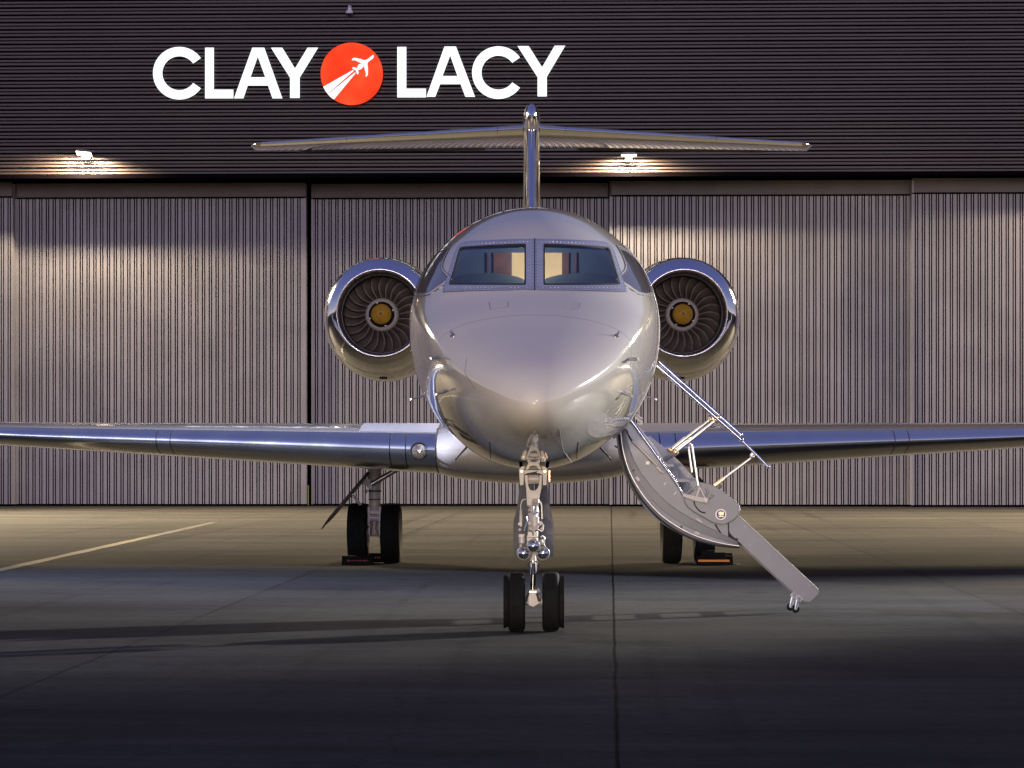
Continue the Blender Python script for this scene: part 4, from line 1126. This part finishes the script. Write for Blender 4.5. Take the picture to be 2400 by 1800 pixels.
# access panel seams on the chin
for (a0, b0), (a1, b1) in (((482,1405),(488,1515)), ((990,1405),(978,1515))):
    t_ = []
    for i in range(8):
        px, py = Z1(a0+(a1-a0)*i/7, b0+(b1-b0)*i/7); loc, nn = hit_px(px, py)
        if loc: t_.append(loc+nn*.001)
    if len(t_) > 2: m = MB(); m.tube(t_, .0035, 5); m.build('panel_seam', M['seam'], jet)

M['faint'] = principled('faint_seam', (.22,.20,.19), .5)
for pts_ in ([(480,605),(485,650),(560,640),(590,628),(585,600)], [(905,640),(985,655),(1000,648),(1000,605)], [(350,930),(340,1010),(400,1100)], [(880,1330),(900,1450),(950,1520)]):
    for m_ in (1, -1):
        if m_ < 0 and pts_[0][0] != 480 and pts_[0][0] != 905: continue
        t_ = []
        for q in resample([Vector((*Z1(a, b_), 0)) for a, b_ in pts_], 14, closed=False):
            loc, nn = hit_px(q.x, q.y)
            if loc: t_.append(loc+nn*.0008)
        if m_ > 0 and len(t_) > 2: tt = MB(); tt.tube(t_, .003, 5); tt.build('panel_seam', M['faint'], jet)
# ------------------------------------------------------------------ airstair
SY, SR = 24.86, 25.56
def Z2(zx, zy, Y=SY): return P(1400+zx*.3978, 820+zy*.3978, Y)
def plate(m, zpts, Y, t, mi=0, f=Z2, holes=()):
    uv = [(f(a, b_, Y).x, f(a, b_, Y).z) for a, b_ in zpts]
    m.prism([uv], lambda u, v: (u, Y, v), lambda u, v: (u, Y+t, v), mi)
def shift(zpts, Y):                            # the same outline on a parallel plane further back (real size kept)
    return [(Z2(a, b_).x, Z2(a, b_).z) for a, b_ in zpts]
outer = smooth_poly([Vector((a, b_, 0)) for a, b_ in ((122,470),(135,580),(160,690),(200,790),(262,893),(345,985),(420,1045),(510,1098),(600,1132),(720,1158),(838,1166))], 4)
inner = smooth_poly([Vector((a, b_, 0)) for a, b_ in ((168,462),(182,560),(215,655),(262,735),(330,820),(400,893),(470,945),(550,993),(640,1040),(740,1085),(822,1128))], 4)
sh = MB(); band = [(p.x, p.y) for p in outer]+[(p.x, p.y) for p in reversed(inner)]
no = len(outer)
mid = [Vector(((a.x*.72+b_.x*.28), (a.y*.72+b_.y*.28), 0)) for a, b_ in zip(outer, inner)]
mid2 = [Vector(((a.x*.45+b_.x*.55), (a.y*.45+b_.y*.55), 0)) for a, b_ in zip(outer, inner)]
rows = []
for L_, Y in ((outer, SR+.06), (outer, SY+.02), (mid, SY-.012), (mid2, SY-.004), (mid2, SY-.016), (inner, SY-.030), (inner, SY+.02), (inner, SR+.06)):
    rows.append([Vector((Z2(p.x, p.y).x, Y, Z2(p.x, p.y).z)) for p in L_])
vs = [p for r_ in rows for p in r_]
sh.add(vs, [(i*no+k, i*no+k+1, (i+1)*no+k+1, (i+1)*no+k) for i in range(len(rows)-1) for k in range(no-1)])
stair = sh.build('airstair', M['stair_grey'], jet, angle=30)
seal = MB(); seal.tube([Vector((Z2(p.x, p.y).x, SY+.0, Z2(p.x, p.y).z)) for p in [o_.lerp(i_, .06) for o_, i_ in zip(outer, inner)]], .010, 8)
seal.tube([Vector((Z2(p.x, p.y).x, SY-.022, Z2(p.x, p.y).z)) for p in mid], .004, 6, mi=1)
seal.build('door_seal', [M['black'], M['steel']], stair, split=True)
# near and far side walls of the stair
side_near = [(150,452),(205,412),(262,470),(330,560),(400,665),(500,835),(560,860),(620,900),(700,990),(770,1020),(775,1095),(740,1085),(640,1040),(550,993),(470,945),(400,893),(330,820),(262,735),(215,655),(182,560)]
def both(m, zpts, Ya, t, mi=0):
    uv = [(Z2(a, b_).x, Z2(a, b_).z) for a, b_ in zpts]
    m.prism([uv], lambda u, v: (u, Ya, v), lambda u, v: (u, Ya+t, v), mi)
sn_ = MB(); both(sn_, side_near, SY, .025); sn_.build('side_panel', M['stair_grey'], stair, smooth=False, bevel=.004)
far = MB(); both(far, [(290,520),(330,505),(400,560),(500,650),(610,770),(700,880),(780,1010),(700,1040),(560,960),(440,850),(330,690)], SR, .025)
far.build('side_panel', M['stair_grey'], stair, smooth=False, bevel=.004)
post = MB(); post.add([], []); 
pa, pb = Z2(385,655,SR), Z2(478,598,SR)
post.tube([pa, pb], .024, 4); post.build('rail_post', M['stair_grey'], stair, smooth=False)
# rounded hinge plate
hp_ = [(512,868),(560,835),(610,800),(625,785),(660,788),(700,806),(760,850),(815,893),(836,915),(840,945),(828,975),(800,1005),(760,1025),(720,1028),(680,1018),(620,985),(560,950),(530,925),(512,895)]
hpl = MB(); both(hpl, hp_, SY-.040, .040); hpo = hpl.build('hinge_plate', M['stair_grey'], stair, smooth=False, bevel=.008)
hpl = MB(); both(hpl, hp_, SR+.02, .03); hpl.build('hinge_plate', M['stair_grey'], stair, smooth=False, bevel=.006)
slot = MB(); sp2 = smooth_poly([Vector((a, b_, 0)) for a, b_ in ((568,890),(572,912),(590,938),(612,955),(636,960))], 4)
slot.tube([Vector((Z2(p.x, p.y).x, SY-.038, Z2(p.x, p.y).z)) for p in sp2], .008, 6); slot.build('slot', M['seam'], stair)
# lower flight
lowz = [(772,1012),(800,992),(832,978),(1290,1396),(1303,1412),(1300,1440),(1262,1478),(1240,1486),(1218,1482),(790,1090),(775,1070)]
lf = MB(); both(lf, lowz, SY-.012, .030); both(lf, lowz, SR+.0, .025); lf.build('lower_side_panel', M['stair_grey'], stair, smooth=False, bevel=.006, split=True)
ed = MB(); ed.tube([Z2(836,980,SY-.016), Z2(1288,1398,SY-.016), Z2(1302,1414,SY-.016)], .0045, 6); ed.tube([Z2(792,1088,SY-.016), Z2(1216,1478,SY-.016)], .0045, 6)
for a, b_ in ((1250,1390),(1215,1440),(870,1040),(900,1150)): ed.tube([Z2(a,b_,SY-.014), Z2(a,b_,SY-.010)], .006, 8)
ed.build('edge_strip', M['fitting'], stair, split=True)
tr = MB()
A_, B_ = Z2(820,1030), Z2(1255,1425)
for k in range(6):
    p = A_.lerp(B_, .04+.92*k/5); tr.box((p.x, (SY+SR)/2, p.z), (.15,SR-SY-.03,.025))
A_, B_ = Z2(250,560), Z2(700,960)
for k in range(5):
    p = A_.lerp(B_, .05+.90*k/4); tr.box((p.x+.02, (SY+SR)/2, p.z-.02), (.20,SR-SY-.03,.025))
tr.build('tread', M['stair_grey'], stair, smooth=False, bevel=.004, split=True)
gus = MB(); both(gus, [(700,1025),(772,1012),(772,1100),(735,1090)], SY-.006, .02); gus.build('gusset', M['stair_grey'], stair, smooth=False)
gl2 = MB(); gl2.tube([Z2(694,1028,SY-.012),Z2(712,1058,SY-.012),Z2(732,1084,SY-.012)], .006, 6); gl2.tube([Z2(772,1014,SY-.014),Z2(773,1098,SY-.014)], .005, 6); gl2.tube([Z2(770,1100,SY-.014),Z2(828,1118,SY-.014)], .010, 6); gl2.build('gap', M['seam'], stair, split=True)
# handrails
hr = MB(); hr.tube([Z2(350,92,SY+.02),Z2(848,530,SY+.02)], .0205, 14); hr.tube([Z2(848,530,SY+.02),Z2(1008,690,SY+.02)], .015, 14); hr.sphere(Z2(848,530,SY+.02), .024, 0, 12); hr.sphere(Z2(1008,690,SY+.02), .017, 0, 12)
hro = hr.build('handrail', M['chrome'], stair)
hr = MB(); hr.tube([Z2(362,70,SR),Z2(845,500,SR)], .0205, 14); hr.sphere(Z2(845,500,SR), .022, 0, 12); hr.build('handrail', M['chrome'], stair)
hr = MB(); hr.tube([Z2(197,413,SY-.045),Z2(470,790,SY-.045),Z2(505,857,SY-.05)], [.016,.015,.008], 12); hr.build('lower_rail', M['chrome'], stair)
ar = MB()
def rod(a, b_, r, Y, mi=0): ar.tube([Z2(*a, Y), Z2(*b_, Y)], r, 10, mi)
rod((432,590),(668,408),.014,SR,0); rod((445,580),(520,520),.020,SR,0); rod((462,602),(700,412),.014,SY+.03,0); rod((470,592),(560,522),.021,SY+.03,0)
for q, Y in (((432,590),SR),((462,602),SY+.03),((668,408),SR),((700,412),SY+.03),((712,400),SY+.02)): ar.sphere(Z2(*q, Y), .026, 1, 12, (.8,1,1))
rod((535,570),(556,722),.010,SR); rod((556,560),(592,800),.010,SY+.05); ar.sphere(Z2(548,560,SY+.05), .018, 0, 10)
rod((690,800),(912,632),.0115,SY+.03); rod((690,800),(745,760),.017,SY+.03,1); ar.sphere(Z2(912,630,SY+.03), .022, 0, 10); ar.sphere(Z2(690,800,SY+.03), .016, 1, 10)
rod((905,625),(918,610),.018,SY+.03)
ar.build('rail_arm', [M['steel'], M['brass']], stair, split=True)
mc = MB()
both(mc, [(500,845),(512,848),(575,862),(635,872),(650,885),(640,902),(575,888),(510,866),(500,858)], SY-.070, .014)
both(mc, [(575,870),(592,810),(600,804),(608,812),(636,872),(626,874),(602,822),(586,872)], SY-.075, .012)
mc.tube([Z2(520,850,SY-.06),Z2(585,800,SY-.06)], .006, 8)
mc.tube([Z2(640,885,SY-.10),Z2(640,885,SY-.03)], .022, 20); mc.tube([Z2(640,885,SY-.112),Z2(640,885,SY-.10)], .014, 16)
mc.tube([Z2(650,880,SY-.08),Z2(682,855,SY-.08)], .009, 8); mc.tube([Z2(672,848,SY-.08),Z2(682,866,SY-.08)], .008, 8)
mc.tube(smooth_poly([Z2(640,812,SY-.06),Z2(650,835,SY-.065),Z2(640,865,SY-.06)], 4), .008, 8)
mc.build('linkage', M['fitting'], stair, smooth=True, split=True)
kn = MB(); kn.tube([Z2(725,805,SY+.0),Z2(725,805,SY-.03)], .018, 16); kn.build('latch_knob', M['black'], stair)
rr_ = MB()
for a, b_ in ((213,710),(495,1042)): rr_.tube([Z2(a,b_,SY-.030),Z2(a,b_,SY-.014)], .012, 12)
rr_.build('latch_pin', M['black'], stair, split=True)
fit = MB()
for a, b_ in ((238,760),(588,1080)): fit.box(Z2(a,b_,SY-.026), (.045,.008,.028), Matrix.Rotation(R(50 if a < 300 else 12), 3, 'Y'))
fit.box(Z2(600,1005,SY-.030), (.06,.008,.022), Matrix.Rotation(R(35), 3, 'Y')); fit.build('latch_fitting', M['fitting'], stair, smooth=False, split=True)
lbx = MB(); lbx.box(Z2(296,666,SY-.003), (.034,.004,.030)); lbx.build('placard', M['seat'], stair, smooth=False)
cb = MB(); cb.tube(smooth_poly([Z2(172,470,SY-.02),Z2(185,505,SY-.03),Z2(215,550,SY-.02),Z2(270,605,SY-.02),Z2(330,668,SY-.02)], 5), .007, 8); cb.build('cable', M['black'], stair)
rd = MB(); rd.tube([Z2(205,538,SY-.03),Z2(250,580,SY-.03)], .006, 8); rd.tube([Z2(250,580,SY-.03),Z2(350,680,SY-.03)], .010, 8); rd.tube(smooth_poly([Z2(352,690,SY-.02),Z2(372,712,SY-.03),Z2(392,724,SY-.02)], 4), .012, 8); rd.build('actuator', M['gear_white'], stair)
tg = MB()
tg.box(Z2(398,788,SY-.003), (.030,.004,.005), Matrix.Rotation(R(-52), 3, 'Y')); tg.box(Z2(459,845,SY-.003), (.030,.004,.005), Matrix.Rotation(R(-52), 3, 'Y')); tg.build('stencil', M['seat'], stair, smooth=False, split=True)
hb = MB(); hb.tube([Z2(220,398,SY+.03),Z2(262,424,SY+.03),Z2(252,440,SY+.03)], .012, 8); hb.tube([Z2(222,385,SR),Z2(265,410,SR)], .014, 8); hb.build('door_hinge', M['gear_white'], stair, split=True)
# emblem on the hinge plate
em = MB(); c = Z2(728,970,SY-.044); em.lathe([(0,.052),(-.003,.052),(-.004,.047),(-.003,.043),(0,.043)], c, 'Y', 40); emo = em.build('emblem', M['emblem_ring'], stair)
em = MB(); em.lathe([(-.0015,.001),(-.0015,.044)], c, 'Y', 40); em.build('emblem_field', M['navy'], emo)
em = MB()
ez = lambda a, b_: (c.x+(a-625)/270*.052, c.z+(945-b_)/270*.052)
mk = [(500,880),(515,830),(560,808),(700,808),(765,820),(765,900),(745,985),(715,990),(690,950),(640,995),(580,985),(520,930)]
em.prism([[ez(*q) for q in mk], [ez(*q) for q in ((545,875),(545,905),(575,905),(575,875))]], lambda u, v: (u, c.y-.0045, v), lambda u, v: (u, c.y-.002, v))
em.prism([[ez(*q) for q in ((485,975),(545,1030),(600,1010),(640,1035),(700,1010),(750,1020),(745,1075),(640,1060),(540,1070))]], lambda u, v: (u, c.y-.004, v), lambda u, v: (u, c.y-.002, v))
em.build('emblem_mark', M['gold'], emo, smooth=False)
# castors under the lower flight
for (a, b_), (ax_, ay_), Y in (((1137,1515),(1160,1435),SY+.08), ((1168,1533),(1188,1450),SY-.01)):
    cc = P(1400+a*.3978, 820+b_*.3978, Y); hh = Z2(ax_, ay_, Y)
    cc.z = max(cc.z, .037)
    m = MB(); m.lathe([(-.012,.001),(-.012,.030),(-.008,.036),(.008,.036),(.012,.030),(.012,.001)], cc, 'Y', 24); cw = m.build('castor', M['rubber'], stair)
    m = MB(); m.tube([cc+Vector((.0,-.018,0)), hh+Vector((0,-.018,-.01))], [.012,.020], 8); m.tube([cc+Vector((.0,.018,0)), hh+Vector((0,.018,-.01))], [.012,.020], 8); m.tube([cc+Vector((0,-.03,0)), cc+Vector((0,.03,0))], .008, 8); m.box(hh+Vector((0,0,-.02)), (.06,.05,.05), Matrix.Rotation(R(40), 3, 'Y'))
    m.build('castor_fork', M['fitting'], cw, split=True)

# ================================================================== CHOCKS
def chock_bar(loc, L_, label, stripe, steps, rot=0):
    root = empty('wheel_chock', loc, rot); setp(root, label, 'wheel chock', 'chocks at the main wheels')
    m = MB(); pr = [(-.11,0),(.11,0),(.11,.05),(.06,.125),(-.06,.125),(-.11,.05)]
    m.prism([pr], lambda u, v: (-L_/2, u, v), lambda u, v: (L_/2, u, v)); bo = m.build('block', M['rubber'], root, smooth=False, bevel=.012)
    if stripe == 'orange': m = MB(); m.box((-.02,-.1005,.0), (L_*.86,.012,.028)); m.v = [p+Vector((0,-.004,.060)) for p in m.v]; m.build('stripe', M['orange'], bo, smooth=False)
    else:
        m = MB(); x = -L_/2+.09
        while x < L_/2-.05:
            w_ = random.uniform(.010,.03); m.box((x,-.103,.062), (w_,.012,random.uniform(.012,.022)), Matrix.Rotation(R(0),3,'X')); x += w_+.012
        m.build('lettering', M['red'], bo, smooth=False)
    return root
cx_ = P(1678, 1310, 35.45).x
c1 = chock_bar((P(1675,1310,35.5).x, 35.50, 0), .50, 'black rubber chock with an orange stripe before the right-hand main wheels', 'orange', 2)
m = MB(); m.box((-.02,.02,.145), (.34,.10,.05)); m.box((-.10,.02,.18), (.20,.08,.03)); m.build('handle', M['rubber'], c1, smooth=False, bevel=.006, split=True)
m = MB(); m.tube(smooth_poly([(.25,-.02,.03),(.31,-.05,.02),(.33,-.10,.012),(.29,-.13,.012)], 4), .010, 6); m.build('rope', M['rope'], c1)
c2 = chock_bar((P(838,1310,35.5).x, 35.50, 0), .43, 'black rubber chock with red lettering before the outer left main wheel', 'red', 0)
m = MB(); m.tube(smooth_poly([(-.21,-.02,.03),(-.28,-.06,.03),(-.38,-.08,.012),(-.34,-.04,.012),(-.22,0,.03)], 4), .010, 6); m.build('rope', M['rope'], c2)
c3 = chock_bar((P(875,1310,36.52).x, 36.50, 0), .52, 'black rubber chock behind the left main wheels with its end showing between the tyres', 'red', 0)
c4 = chock_bar((P(1675,1310,36.5).x, 36.50, 0), .50, 'black rubber chock behind the right-hand main wheels', 'red', 0)

# ================================================================== floodlight mast beyond the right edge (its lamp casts the long shadows)
ms = empty('floodlight_mast', (36.3, 46.2, 0)); setp(ms, 'tall steel floodlight mast beyond the right edge of the photo', 'light mast')
m = MB(); m.tube([(0,0,0),(0,0,8.2)], [.12,.08], 16); m.box((0,0,.05), (.5,.5,.1)); m.build('pole', M['steel'], ms)
m = MB(); m.box((0,.05,8.5), (.7,.22,.5), Matrix.Rotation(R(35), 3, 'Z')); m.build('lamp_head', M['lampbody'], ms, bevel=.02)

sc.cycles.max_bounces = 8
sc.cycles.use_denoising = True
